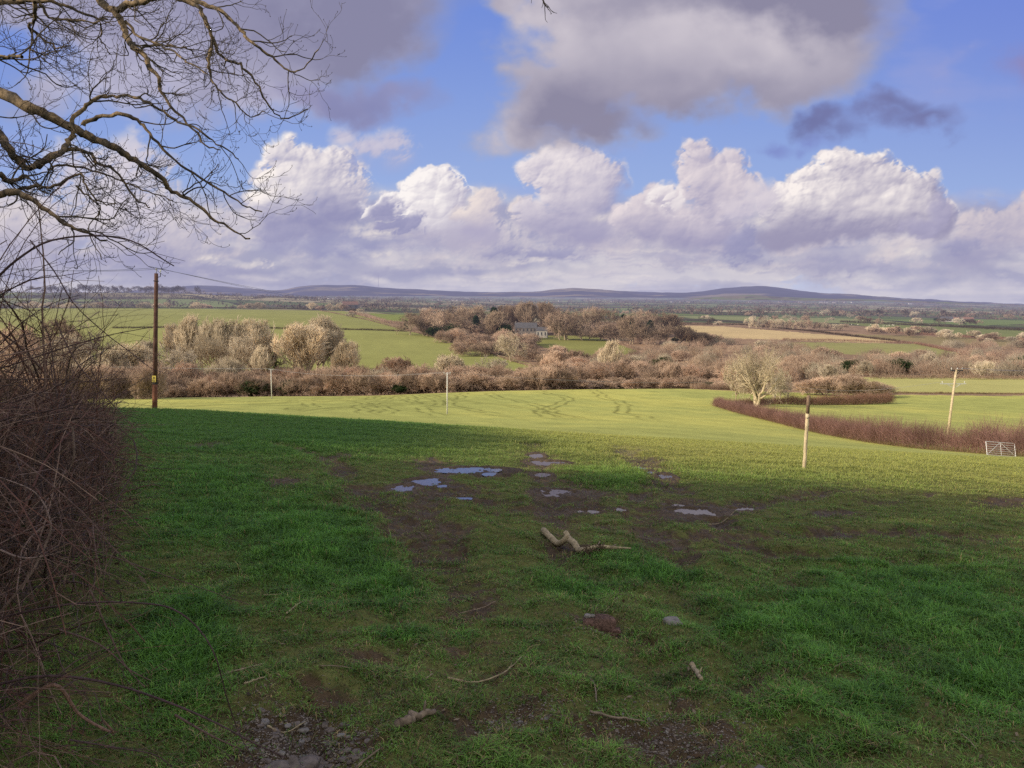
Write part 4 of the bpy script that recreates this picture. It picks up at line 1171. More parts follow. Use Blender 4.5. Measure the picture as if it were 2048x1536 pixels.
# ------------------------------------------------------------------ hedges
def hedge(path, h, w, mat, label, name='hedge', dens=60, twr=.012, lean=.25, seed=1, hn=.25, part=None, img=True, group=None, sub=3.0):
    """path: picture (px, depth) stations or ground (x, y) points"""
    rng = np.random.default_rng(seed)
    P = np.array([at_depth(a, b) if img else (a, b) for a, b in path], float)
    seg = np.hypot(*(P[1:]-P[:-1]).T); cum = np.concatenate([[0], np.cumsum(seg)]); Ltot = cum[-1]
    n = int(Ltot*dens)
    s = rng.uniform(0, Ltot, n)
    x = np.interp(s, cum, P[:, 0]); y = np.interp(s, cum, P[:, 1])
    k = np.clip(np.searchsorted(cum, s)-1, 0, len(seg)-1); d = (P[k+1]-P[k])/seg[k][:, None]
    hh = np.interp(s/Ltot, np.linspace(0, 1, len(np.atleast_1d(h))), np.atleast_1d(h)) if np.ndim(h) else np.full(n, h)
    off = rng.normal(0, .36, n)*w
    x = x-d[:, 1]*off; y = y+d[:, 0]*off
    hs = hh*(1+fbm(s/ (sub*1.2), s*0+seed, 3, 500+seed)*hn*2)*np.clip(1-.22*(off/w)**2*3, .3, 1)
    z = base_z(x, y)-.05
    st = np.stack([x, y, z+hs*rng.uniform(0, .45, n)], -1)
    dr = np.stack([rng.normal(0, lean, n), rng.normal(0, lean, n), np.ones(n)], -1)
    Pn = grow(rng, st, dr, hs*rng.uniform(.35, .72, n), 3, .22, (0, 0, .05))
    R = np.linspace(1, .35, 4)[None]*twr*rng.uniform(.6, 1.6, (n, 1))
    V, Q = tubes(Pn, R, 3)
    o = Geo().add(V, Q).make(name, MAT[mat])
    return tag(o, label, 'hedge', group)

def hedges():
    G = lambda px, row, ymin: (px, on_ground(px, row, ymin)[1])
    # purple hedge running down the right
    path = [G(1432, 812, 120), G(1480, 826, 100), G(1560, 846, 80), G(1650, 868, 60), G(1750, 886, 55), G(1850, 898, 52), G(1950, 906, 50), G(2048, 913, 50), G(2200, 921, 46)]
    path = [(a, max(b, 52)) for a, b in path]
    hedge(path, [2.6, 2.8, 2.9, 2.8, 3.0, 3.0, 3.1, 3.1], 1.7, 'purple_twigs', 'long purplish leafless hedge running down the right side of the lit field', dens=230, twr=.010, seed=2, hn=.3, sub=2.2)
    hedge([(a, b-1.3) for a, b in path], .55, .5, 'dead_grass', 'strip of dry pale grass at the foot of the purple hedge', name='dry_grass_strip', dens=90, twr=.008, seed=3)
    hedge([(1545, 214), (1620, 214), (1700, 222), (1782, 236)], [2.8, 3.3, 3.6, 3.4], 2.2, 'red_twigs', 'short reddish hedge behind the big lit oak', dens=220, twr=.017, seed=4, hn=.15)
    hedge([(1380, 290), (1465, 285), (1500, 262)], 3.0, 2, 'brown_twigs', 'low brown hedge left of the big lit oak', dens=120, twr=.02, seed=5)
    hedge([(1470, 196), (1500, 200), (1545, 212)], [2.4, 2.4], 1.5, 'purple_twigs', 'piece of purple hedge around the foot of the big lit oak', dens=160, twr=.013, seed=6)
    hedge([(1785, 288), (1900, 291), (2150, 294)], .9, 1.6, 'dead_grass', 'pale brown bank of dead grass dividing the two fields on the right', name='grass_bank', dens=60, twr=.03, seed=7)
    hedge([(2150, 345), (1560, 300)][::-1] if False else [(1236, 318), (1300, 312), (1400, 292), (1470, 284)], 1.3, 1.5, 'hedge_dark', 'low dark hedge along the far edge of the lit field', dens=60, twr=.03, seed=8)
    rows = [
     ([G(225, 657, 700), G(500, 657, 700), G(700, 660, 700), G(822, 664, 700)], 3.0, 'hedge_dark', 'dark trimmed hedge between the two green fields on the left', .07),
     ([G(640, 622, 1200), G(735, 640, 1000), G(822, 664, 800), G(900, 684, 600), G(980, 707, 500), G(1110, 744, 400)], 2.0, 'pink_twigs', 'thin pinkish hedge running diagonally down the slope to the valley', .06),
     ([G(-60, 617, 1300), G(200, 617, 1300), G(420, 617, 1300), G(640, 619, 1300)], 5.5, 'hedge_dark', 'long dark hedge along the top of the upper left field', .12),
     ([G(700, 626, 1200), G(770, 645, 1000), G(830, 652, 900)], 6.0, 'brown_twigs', 'brown hedge beside the small field left of the wood', .1),
     ([G(1565, 681, 800), G(1700, 683, 800), G(1830, 688, 800), G(1960, 714, 600)], 4.2, 'red_twigs', 'reddish hedge above the green field on the right slope', .08),
     ([G(1330, 650, 1000), G(1480, 650, 1000), G(1620, 663, 900), G(1800, 684, 800)], 4.0, 'hedge_dark', 'brown hedge along the upper edge of the straw coloured field', .1),
     ([G(1680, 645, 1400), G(1850, 652, 1300), G(2100, 664, 1200)], 6.5, 'hedge_dark', 'dark hedge above the sheep field', .12),
     ([G(1760, 664, 1000), G(1900, 674, 1000), G(2100, 684, 900)], 6.0, 'red_twigs', 'reddish hedge below the sheep field', .1),
     ([G(1740, 758, 300), G(1900, 758, 300), G(2120, 760, 300)], 3.5, 'brown_twigs', 'brown hedge along the far edge of the fields on the right', .05),
     ([G(1960, 712, 500), G(2040, 722, 450), G(2120, 735, 400)], 5.5, 'pink_twigs', 'pinkish hedge falling away at the right edge', .06),
     ([G(1090, 668, 800), G(1200, 672, 800), G(1280, 700, 700)], 2.5, 'brown_twigs', 'low hedge around the field below the farmhouse', .06)]
    for i, (p, h, m, lb, tw) in enumerate(rows):
        p = [q for q in p if q[1] < 12000]
        hedge(p, h, h*.5, m, lb, dens=14 if tw > .07 else 26, twr=tw, lean=.4, seed=30+i, hn=.2, sub=14)
    # dark field hedges far left under the skyline
    for i, (a, b, r0, r1) in enumerate([(90, 560, 592, 588), (120, 640, 600, 597), (330, 640, 585, 592), (0, 300, 606, 606)]):
        p = [(x, on_ground(x, r0+(r1-r0)*(x-a)/(b-a), 2300)[1]) for x in np.linspace(a, b, 5)]
        p = [q for q in p if q[1] < 9000]
        if len(p) > 1: hedge(p, 9, 6, 'far_wood', ['thin dark hedge highest on the far left hillside', 'thin dark hedge in the middle of the far left hillside', 'thin dark hedge right on the far left hillside', 'thin dark hedge lowest on the far left hillside'][i], dens=1.2, twr=.6, lean=.6, seed=60+i)
# ------------------------------------------------------------------ built things
def base_at(px, Y):
    x, y = at_depth(px, Y)
    return x, y, gz(x, y)
def pt(px, py, Y):
    u, t = ray(px, py)
    return np.array([float(u)*Y, Y, float(t)*Y+EYE])

def attr_mat(name, rough=.8, spec=.2, trans=0.0, haze=False, noise=0.0, nscale=20, bump=0):
    m = bpy.data.materials.new(name); m.use_nodes = True
    nt = m.node_tree; N = nt.nodes; K = nt.links; bs = N['Principled BSDF']
    bs.inputs['Roughness'].default_value = rough; bs.inputs['Specular IOR Level'].default_value = spec
    at = N.new('ShaderNodeAttribute'); at.attribute_name = 'Col'; c = at.outputs['Color']
    if noise:
        g = N.new('ShaderNodeNewGeometry'); nz = N.new('ShaderNodeTexNoise'); nz.inputs['Scale'].default_value = nscale; nz.inputs['Detail'].default_value = 5
        K.new(g.outputs['Position'], nz.inputs['Vector'])
        mr = N.new('ShaderNodeMapRange'); mr.inputs[1].default_value = .3; mr.inputs[2].default_value = .7; mr.inputs[3].default_value = 1-noise; mr.inputs[4].default_value = 1+noise
        K.new(nz.outputs[0], mr.inputs[0]); sc = N.new('ShaderNodeVectorMath'); sc.operation = 'SCALE'; K.new(c, sc.inputs[0]); K.new(mr.outputs[0], sc.inputs['Scale']); c = sc.outputs[0]
        if bump:
            b = N.new('ShaderNodeBump'); b.inputs['Distance'].default_value = bump; K.new(nz.outputs[0], b.inputs['Height']); K.new(b.outputs[0], bs.inputs['Normal'])
    K.new(c, bs.inputs['Base Color']); sh = bs.outputs[0]
    if trans:
        t = N.new('ShaderNodeBsdfTranslucent'); K.new(c, t.inputs[0]); ms = N.new('ShaderNodeMixShader'); ms.inputs[0].default_value = trans
        K.new(sh, ms.inputs[1]); K.new(t.outputs[0], ms.inputs[2]); sh = ms.outputs[0]
    if haze: sh = haze_nodes(nt, sh)
    K.new(sh, N['Material Output'].inputs[0])
    return m

def insulator(g, p, s=1.0):
    x, y, z = p
    g.tube([[x, y, z], [x, y, z+.10*s], [x, y, z+.11*s], [x, y, z+.16*s], [x, y, z+.17*s], [x, y, z+.24*s]], [.018*s, .018*s, .06*s, .06*s, .04*s, .03*s], 8)

def wire(a, b, sag, r, label, mat, n=24, group=None):
    a = np.array(a, float); b = np.array(b, float)
    s = np.linspace(0, 1, n)[:, None]
    P = a*(1-s)+b*s; P[:, 2] -= (4*s*(1-s))[:, 0]*sag
    o = Geo().tube(P, r, 4, cap=False).make('overhead_wire', mat)
    return tag(o, label, 'wire', group)

def built():
    wood = solid('pole_wood', (.10, .055, .045), rough=.8, var=.5, scale=2.2, haze=False, bump=.01)
    red = solid('pole_foot_wood', (.17, .075, .05), rough=.8, var=.4, scale=3, haze=False)
    pale = solid('weathered_wood', (.5, .41, .27), rough=.85, var=.25, scale=6, haze=False, bump=.01)
    grey = solid('pale_pole', (.62, .61, .57), rough=.7, var=.12, scale=1.5, haze=False)
    galv = solid('galvanised_steel', (.55, .55, .55), rough=.45, var=.15, scale=9, spec=.5, haze=False, metal=.2)
    dark = solid('dark_fitting', (.04, .04, .045), rough=.6, haze=False)
    cer = solid('white_insulator', (.6, .6, .58), rough=.3, haze=False, spec=.5)
    yel = solid('yellow_sign', (.62, .5, .12), rough=.6, var=.1, haze=False)
    wgrey = solid('wire_grey', (.3, .3, .31), rough=.5, haze=False)
    wdark = solid('wire_dark', (.12, .12, .16), rough=.5, haze=False)
    # brown pole on the brow, left
    x, y, z = base_at(309.5, 51)
    _, t = ray(309, 546); H = float(t)*y+EYE-z
    r = empty('utility_pole', (x, y, z))
    tag(r, 'dark brown wooden utility pole with yellow plate on the left brow of the field', 'utility pole')
    r.rotation_euler = (0, math.atan2(float(pt(312.5, 546, 51)[0])-x, H), 0)
    Geo().tube([[0, 0, 1.7], [.0, 0, H*.5], [0, 0, H]], [.150, .135, .115], 14).make('shaft', wood, r, smooth=True)
    Geo().tube([[0, 0, -.4], [0, 0, .6], [0, 0, 1.7]], [.17, .16, .1505], 14).make('shaft_foot', red, r, smooth=True)
    g = Geo(); g.tube([[.1, 0, H-.25], [.27, 0, H-.2], [.27, 0, H+.02]], .025, 6); g.tube([[0, 0, H-.02], [-.0, 0, H+.12]], .02, 6); g.box((.0, -.0, H-.5), (.26, .26, .05))
    g.make('top_bracket', dark, r)
    g = Geo(); insulator(g, (.27, 0, H+.02)); g.make('insulator', cer, r)
    g = Geo(); insulator(g, (0, 0, H+.1)); g.make('insulator', cer, r)
    sg = empty('temp')
    bpy.data.objects.remove(sg)
    s1 = Geo().box((0, -.158, 2.08), (.25, .012, .42)).make('warning_sign', yel, r)
    g = Geo()
    fy = -.1668
    g.add([[-.08, fy, 2.1], [.08, fy, 2.1], [0, fy, 2.24]], None, [[0, 1, 2]])
    for k in range(4): g.add([[-.08, fy, 2.04-k*.045], [.08, fy, 2.04-k*.045], [.08, fy, 2.022-k*.045], [-.08, fy, 2.022-k*.045]], [[0, 3, 2, 1]])
    g.make('sign_lettering', dark, s1)
    Geo().tube([[0, 0, 1.72], [0, 0, 1.84]], .158, 12).make('band', dark, r)
    top = np.array([float(pt(312.5, 546, 51)[0]), y, z+H])
    a = top+[.27, 0, .26]; b = top+[0, 0, .34]
    wire(a, pt(-260, 508, 30), .35, .010, 'upper thin wire from the brown pole off to the left', wdark)
    wire(b, pt(-260, 520, 31), .3, .010, 'lower thin wire from the brown pole off to the left', wdark)
    wire(a, pt(760, 592, 420), 2.5, .013, 'thin wire running away right from the bracket of the brown pole', wdark, 30)
    wire(b, pt(755, 594, 420), 2.8, .013, 'thin wire running away right from the tip of the brown pole', wdark, 30)
    # pale poles in the valley
    tops = []
    for px, Y, top, rad, lb in [(894.5, 140, 745, .13, 'pale grey pole standing alone in the lit field'), (543.5, 238, 738, .15, 'pale grey pole at the far edge of the lit field, left of the other')]:
        x, y, z = base_at(px, Y); _, t = ray(px, top); H = float(t)*y+EYE-z
        r = empty('utility_pole', (x, y, z)); tag(r, lb, 'utility pole')
        Geo().tube([[0, 0, -.3], [0.02, 0, H*.5], [.06, 0, H]], [rad, rad*.85, rad*.7], 10).make('shaft', grey, r, smooth=True)
        Geo().box((.05, 0, H-.25), (1.3, .1, .1)).make('crossarm', wgrey, r)
        for dx in (-.5, .6):
            g = Geo(); insulator(g, (dx, 0, H-.2), 1.3); g.make('insulator', cer, r)
        tops.append(np.array([x, y, z+H]))
    A, B = tops
    x, y, z = base_at(1550, 228); _, t = ray(1550, 757); H = float(t)*y+EYE-z
    r = empty('utility_pole', (x, y, z)); tag(r, 'thin pale pole with crossarm half hidden right of the big lit oak', 'utility pole')
    Geo().tube([[0, 0, -.3], [0, 0, H]], [.14, .1], 8).make('shaft', grey, r)
    Geo().box((0, 0, H-.2), (1.8, .12, .12)).make('crossarm', wgrey, r)
    Cp = np.array([x, y, z+H])
    for k, dz in ((0, .1), (1, -.02)):
        nm = ['front', 'rear'][k]; o = np.array([-.5+1.1*k, k*.4, dz])
        wire(A+o, B+o, 1.3, .014, nm+' of the pair of wires between the two pale poles', wgrey, group=None)
        wire(A+o, Cp+o, 1.6, .014, nm+' of the pair of wires from the lone pale pole toward the big oak', wgrey)
        wire(B+o, pt(-300, 706-6*k, 360), 2.0, .018, nm+' of the pair of wires from the far pale pole off to the left', wgrey)
    # pole with crossarms behind the hedge, right
    x, y, z = base_at(1893, 96); tp = pt(1906, 738, 97); H = tp[2]-z
    dxl = (tp[0]-x)*.8
    r = empty('utility_pole', (x, y, z)); tag(r, 'tall weathered pole with two crossarms rising from the purple hedge', 'utility pole')
    Geo().tube([[0, 0, -.3], [dxl*.5, 0, H*.5], [dxl, 0, H]], [.17, .15, .12], 12).make('shaft', pale, r, smooth=True)
    Geo().box((dxl+.05, 0, H-.1), (1.55, .12, .12)).make('crossarm', dark, r)
    Geo().tube([[dxl*.8+.6, 0, H-.15], [dxl*.85, 0, H-.8]], .03, 5).make('brace', dark, r)
    for dx in (-.6, .12, .72):
        g = Geo(); insulator(g, (dxl+dx, 0, H-.03), 1.2); g.make('insulator', cer, r)
    g = Geo(); g.box((dxl*.8-.15, 0, H-1.75), (3.2, .1, .09)); g.tube([[dxl*.8-1.0, 0, H-1.75], [dxl*.7, 0, H-2.3]], .03, 5); g.tube([[dxl*.8+.9, 0, H-1.75], [dxl*.7, 0, H-2.3]], .03, 5)
    g.make('lower_crossarm', galv, r)
    for dx in (-1.5, 1.25):
        g = Geo(); insulator(g, (dxl*.8+dx, 0, H-1.7), 1.1); g.make('insulator', cer, r)
    wire(Cp, (x+dxl*.8-1.5, y, z+H-1.5), 2.2, .014, 'thin wire from the oak side pole to the pole in the purple hedge', wgrey)
    for k, dx in enumerate((-.6, .12, .72)):
        wire((x+dxl+dx, y, z+H+.2), pt(2700, 700+k*8, 62+k), .8, .010, ['nearest', 'middle', 'farthest'][k]+' of three wires leaving the hedge pole at the right edge', wdark)
    # wooden post in the near field
    x, y, z = base_at(1608, 24.3); _, t = ray(1610, 791); H = float(t)*y+EYE-z
    r = empty('fence_post', (x, y, z)); tag(r, 'lone weathered wooden post standing in the near grass on the right', 'post')
    n = 14
    P = [[.04*k/n, .01*math.sin(k), -.2+(H*.76+.2)*k/n] for k in range(n+1)]
    Geo().tube(P, [.056+.005*math.sin(k*2.3) for k in range(n+1)], 10).make('shaft', pale, r, smooth=True)
    dk = solid('dark_weathered_wood', (.2, .14, .1), rough=.85, var=.4, scale=7, haze=False, bump=.01)
    Geo().tube([[.04, 0, H*.76], [.045, .0, H*.9], [.05, 0, H]], [.057, .054, .050], 10).make('dark_top', dk, r, smooth=True)
    Geo().tube([[-.03, -.06, H*.70], [.11, -.06, H*.71]], .008, 5).make('staple', dark, r)
    # galvanised gate leaning on the hedge
    x, y, z = base_at(2003, 59.5)
    r = empty('field_gate', (x, y, z+.02)); tag(r, 'galvanised field gate leaning crooked against the purple hedge', 'gate')
    W, Hh = 2.45, 1.05
    def fr(name, segs, rad):
        g = Geo()
        for a, b in segs: g.tube([[a[0], 0, a[1]], [b[0], 0, b[1]]], rad, 7)
        g.make(name, galv, r)
    sk = .12
    X = lambda u, v: (-W/2+u*W+v*sk, .06+v*Hh-.1*u)
    fr('frame', [(X(0, 0), X(0, 1)), (X(1, 0), X(1, 1)), (X(0, 0), X(1, 0)), (X(0, 1), X(1, 1))], .028)
    for v in (.16, .32, .48, .64, .82): fr('rail', [(X(0, v), X(1, v))], .019)
    fr('brace', [(X(0, .0), X(.5, 1))], .017); fr('brace', [(X(1, .0), X(.5, 1))], .017); fr('upright', [(X(.5, 0), X(.5, 1))], .017)
    r.rotation_euler = (math.radians(-24), math.radians(3), math.radians(8))
    # small far poles
    for px, Y, top, lb in [(111, 1560, 596, 'tiny pole, leftmost beyond the upper left field'), (226, 1560, 600, 'tiny pole, second from the left beyond the upper left field'), (394, 1560, 600, 'tiny pole beyond the upper left field right of the brown pole'),
                           (820, 905, 636, 'small pole at the left end of the farmhouse wood'), (300, 700, 656, 'tiny pale post in the green field behind the brown pole')]:
        x, y = at_depth(px, Y); z = bz(x, y); _, t = ray(px, top); H = max(5, float(t)*y+EYE-z)
        g = Geo().tube([[0, 0, -.5], [0, 0, H]], [.28, .22], 6); g.box((0, 0, H-.6), (2.2, .25, .25))
        o = g.make('utility_pole', MAT['pale_bark']); o.location = (x, y, z); tag(o, lb, 'utility pole')
    # mast on the moor
    p = pt(757, 575.5, 15200)
    g = Geo()
    for a in range(3):
        c, s = math.cos(a*2.1), math.sin(a*2.1); g.tube([[c*5, s*5, -60], [c*2, s*2, 235]], 1.1, 4)
    for k in range(12): g.tube([[5-k*.25, 0, k*19.], [-3, 3, k*19.+9]], .7, 3)
    o = g.make('radio_mast', solid('mast_steel', (.16, .14, .2), haze=True)); o.location = p; tag(o, 'slender radio mast on the moorland skyline', 'mast')
    farmhouse(); far_houses(); sheep()

def house_mesh(r, W, D, H, roofH, wall, roof, win, chim=True, winrows=2, nwin=5, doorat=None, gable=False, overlap=.3):
    g = Geo().box((0, 0, H/2-1), (W, D, H+2))
    g.add([[-W/2, -D/2, H], [-W/2, D/2, H], [-W/2, 0, H+roofH]], None, [[0, 1, 2]]); g.add([[W/2, -D/2, H], [W/2, D/2, H], [W/2, 0, H+roofH]], None, [[0, 2, 1]])
    g.make('wall', wall, r)
    o = overlap
    g = Geo(); t = .25
    for s in (-1, 1):
        y0, z0 = s*(D/2+o), H-roofH*o/(D/2)
        V = [[-W/2-o, y0, z0], [W/2+o, y0, z0], [W/2+o, 0, H+roofH+.05], [-W/2-o, 0, H+roofH+.05]]
        V += [[v[0], v[1], v[2]+t] for v in V]
        g.add(V, [[0, 1, 2, 3], [4, 7, 6, 5], [0, 4, 5, 1], [1, 5, 6, 2], [2, 6, 7, 3], [3, 7, 4, 0]])
    rf = g.make('roof', roof, r)
    if chim:
        for sx in (-1, 1):
            Geo().box((sx*(W/2-1), 0, H+roofH+.6), (1.3, 1.1, 2.6)).make('chimney', wall, rf)
    for j in range(winrows):
        for i in range(nwin):
            xx = -W/2+(i+.5)*W/nwin; zz = H*(j+.55)/winrows
            Geo().box((xx, -D/2-.04, zz), (W/nwin*.32, .1, H/winrows*.48)).make('window', win, r)

def farmhouse():
    stone = solid('grey_stone', (.15, .135, .13), var=.2, scale=.4); slate = solid('slate_roof', (.09, .09, .105), var=.2, scale=.4)
    win = solid('dark_window', (.04, .045, .06), rough=.2, spec=.5); white = solid('white_render', (.36, .34, .32), var=.08, scale=.3)
    x, y = at_depth(1052, 950); z = bz(x, y); _, t = ray(1052, 643); top = float(t)*y+EYE-z
    r = empty('farmhouse', (x, y, z), math.radians(-8)); tag(r, 'large grey stone farmhouse with slate roof among the trees of the wood', 'house')
    H = top*.6
    house_mesh(r, 27, 9, H, top-H-1.5, stone, slate, win, nwin=6)
    x, y = at_depth(1084, 944); z2 = bz(x, y)
    r = empty('farm_building', (x, y, z2), math.radians(-8)); tag(r, 'lower farm building with pale gable joined right of the grey farmhouse', 'house')
    house_mesh(r, 13, 8, H*.75, (top-H)*.55, white, slate, win, nwin=3, winrows=1, chim=False)

def far_houses():
    white = MAT['white_render']; slate = MAT['slate_roof']; win = MAT['dark_window']
    brown = solid('brown_tile_roof', (.2, .12, .1), var=.2, scale=.3)
    L = [(40, 1760, 'white cottage at the far left behind the brambles, left one', 15, 1), (92, 1760, 'white cottage at the far left behind the brambles, right one', 15, 1), (100, 1800, None, 12, 0),
         (1893, 1880, 'distant farmhouse with white gable between two dark evergreens', 26, 1), (1908, 1900, 'long low barn beside the distant farmhouse on the right', 22, 0), (1935, 1900, 'brown roofed barn right of the distant farmhouse', 24, 0),
         (700, 2300, 'long low farm shed in the distance left of the farmhouse wood', 46, 0), (720, 2500, None, 20, 1)]
    for px, Y in [(590, 4300), (605, 4500), (618, 4400), (632, 4600), (641, 4500), (655, 4700), (664, 4500), (676, 4600), (700, 4700), (868, 5200), (880, 5300), (905, 5600), (912, 5500), (922, 5600), (760, 5000),
                  (1345, 6200), (1362, 6300), (1376, 6300), (1500, 6500), (1560, 6800), (1600, 6900), (1642, 7000), (1652, 6900), (1668, 7000), (1690, 7000), (1705, 7000), (1820, 7100), (980, 6000), (1120, 6200), (1225, 6300)]:
        L.append((px, Y, None, 14+Y/450, 1))
    rr = random.Random(4)
    for px, Y, lb, W, wh in L:
        x, y = at_depth(px, Y); z = gz(x, y)
        r = empty('farm_building' if not wh else 'cottage', (x, y, z), rr.uniform(-.5, .5))
        if Y < 2700: house_mesh(r, W, W*.5, W*.26, W*.2, white if wh else MAT['grey_stone'], slate if wh else brown, win, chim=False, nwin=3, winrows=1)
        else: house_mesh(r, W, W*.5, W*.3, W*.16, white, slate, win, chim=False, nwin=0, winrows=0)
        tag(r, lb or 'tiny white house dotted far off in the patchwork of fields', 'house', None if lb else 'tiny white houses far across the plain')

def sheep():
    wool = solid('wool', (.62, .58, .5), var=.1, scale=1)
    rr = random.Random(9)
    me = None
    for i in range(17):
        px = rr.uniform(1685, 1800); row = 651+(px-1685)*.03+rr.uniform(-3, 3)
        if i > 13: px = rr.uniform(1850, 1990); row = 664
        x, y = on_ground(px, row, 900)
        if y > 2500: x, y = at_depth(px, 1150)
        if me is None:
            g = Geo(); g.tube([[-.62, 0, .75], [-.5, 0, .78], [0, 0, .8], [.45, 0, .8], [.6, 0, .84]], [.16, .33, .38, .32, .18], 8)
            g.tube([[.52, 0, .95], [.75, 0, 1.08], [.95, 0, .98]], [.14, .13, .07], 6)
            for sx in (-.4, .4):
                for sy in (-.16, .16): g.tube([[sx, sy, .6], [sx, sy, 0]], [.07, .04], 5)
            me = g.make('sheep', wool, obj=False)
        o = bpy.data.objects.new('sheep', me); o.location = (x, y, bz(x, y)); o.rotation_euler = (0, 0, rr.uniform(0, 6.28)); o.scale = (1.5,)*3; link(o)
        tag(o, 'tiny white sheep grazing in the far green field on the right', 'sheep', 'sheep grazing in the far field')
# ------------------------------------------------------------------ near things
def shade_trees():
    """unseen evergreens added left of and behind the camera, sized to shade the gateway"""
    sun = np.array([math.sin(math.radians(-112)), math.cos(math.radians(-112))]); te = math.tan(math.radians(23))
    E = [on_ground(a, b, 2) for a, b in [(120, 812), (300, 822), (520, 834), (760, 850), (960, 868), (1080, 900), (1240, 942), (1420, 975), (1600, 998), (1800, 1012), (2048, 1015)]]
    E = [(-40, 62)]+E+[(13, 10), (16, 2), (18, -8)]
    C = []
    for i in range(len(E)-1):
        a, b = np.array(E[i]), np.array(E[i+1]); n = max(1, int(np.linalg.norm(b-a)/2.7))
        for k in range(n): C.append(a+(b-a)*k/n)
    rr = random.Random(6)
    for i, e in enumerate(C):
        d = 40+rr.uniform(-1, 1)+(3 if i % 2 else 0)
        p = e+sun*d
        z0 = bz(*p); H = float(plane_z(e[0], e[1]) if np.hypot(*e) < 45 else bz(*e))+d*te-z0
        H *= rr.uniform(.78, 1.04)
        plant('evergreen', 0, 0, 0, 0, 'ivy_leaves', 'unseen evergreen added outside the picture on the left to shade the gateway', 'added row of unseen evergreens shading the gateway', 'tree', 'evergreen_tree', xy=(float(p[0]), float(p[1])), height=H)
    # bushes reaching out at the left end of the lit field; they throw the shadow along its edge
    rr = random.Random(16)
    for i in range(16):
        px = 60+i*17+rr.uniform(-5, 5); Y = rr.uniform(226, 262)
        plant('scrub', px, 0, rr.uniform(56, 80), Y, rr.choice(['brown_twigs', 'pink_twigs']), 'big leafless bush at the left end of the lit field, behind the brambles', 'big bushes at the left end of the lit field', 'bush', 'scrub_bush', height=rr.uniform(8, 13))

def poly3(pts, n=None):
    """smooth polyline through picture points with depths"""
    P = np.array([pt(a, b, c) for a, b, c in pts])
    return resample(P, n or len(pts)*4)
def resample(P, n):
    k = len(P); t = np.linspace(0, k-1, n); i = np.minimum(t.astype(int), k-2); f = (t-i)[:, None]
    p0 = P[np.maximum(i-1, 0)]; p1 = P[i]; p2 = P[i+1]; p3 = P[np.minimum(i+2, k-1)]
    return .5*((2*p1)+(-p0+p2)*f+(2*p0-5*p1+4*p2-p3)*f*f+(-p0+3*p1-3*p2+p3)*f**3)

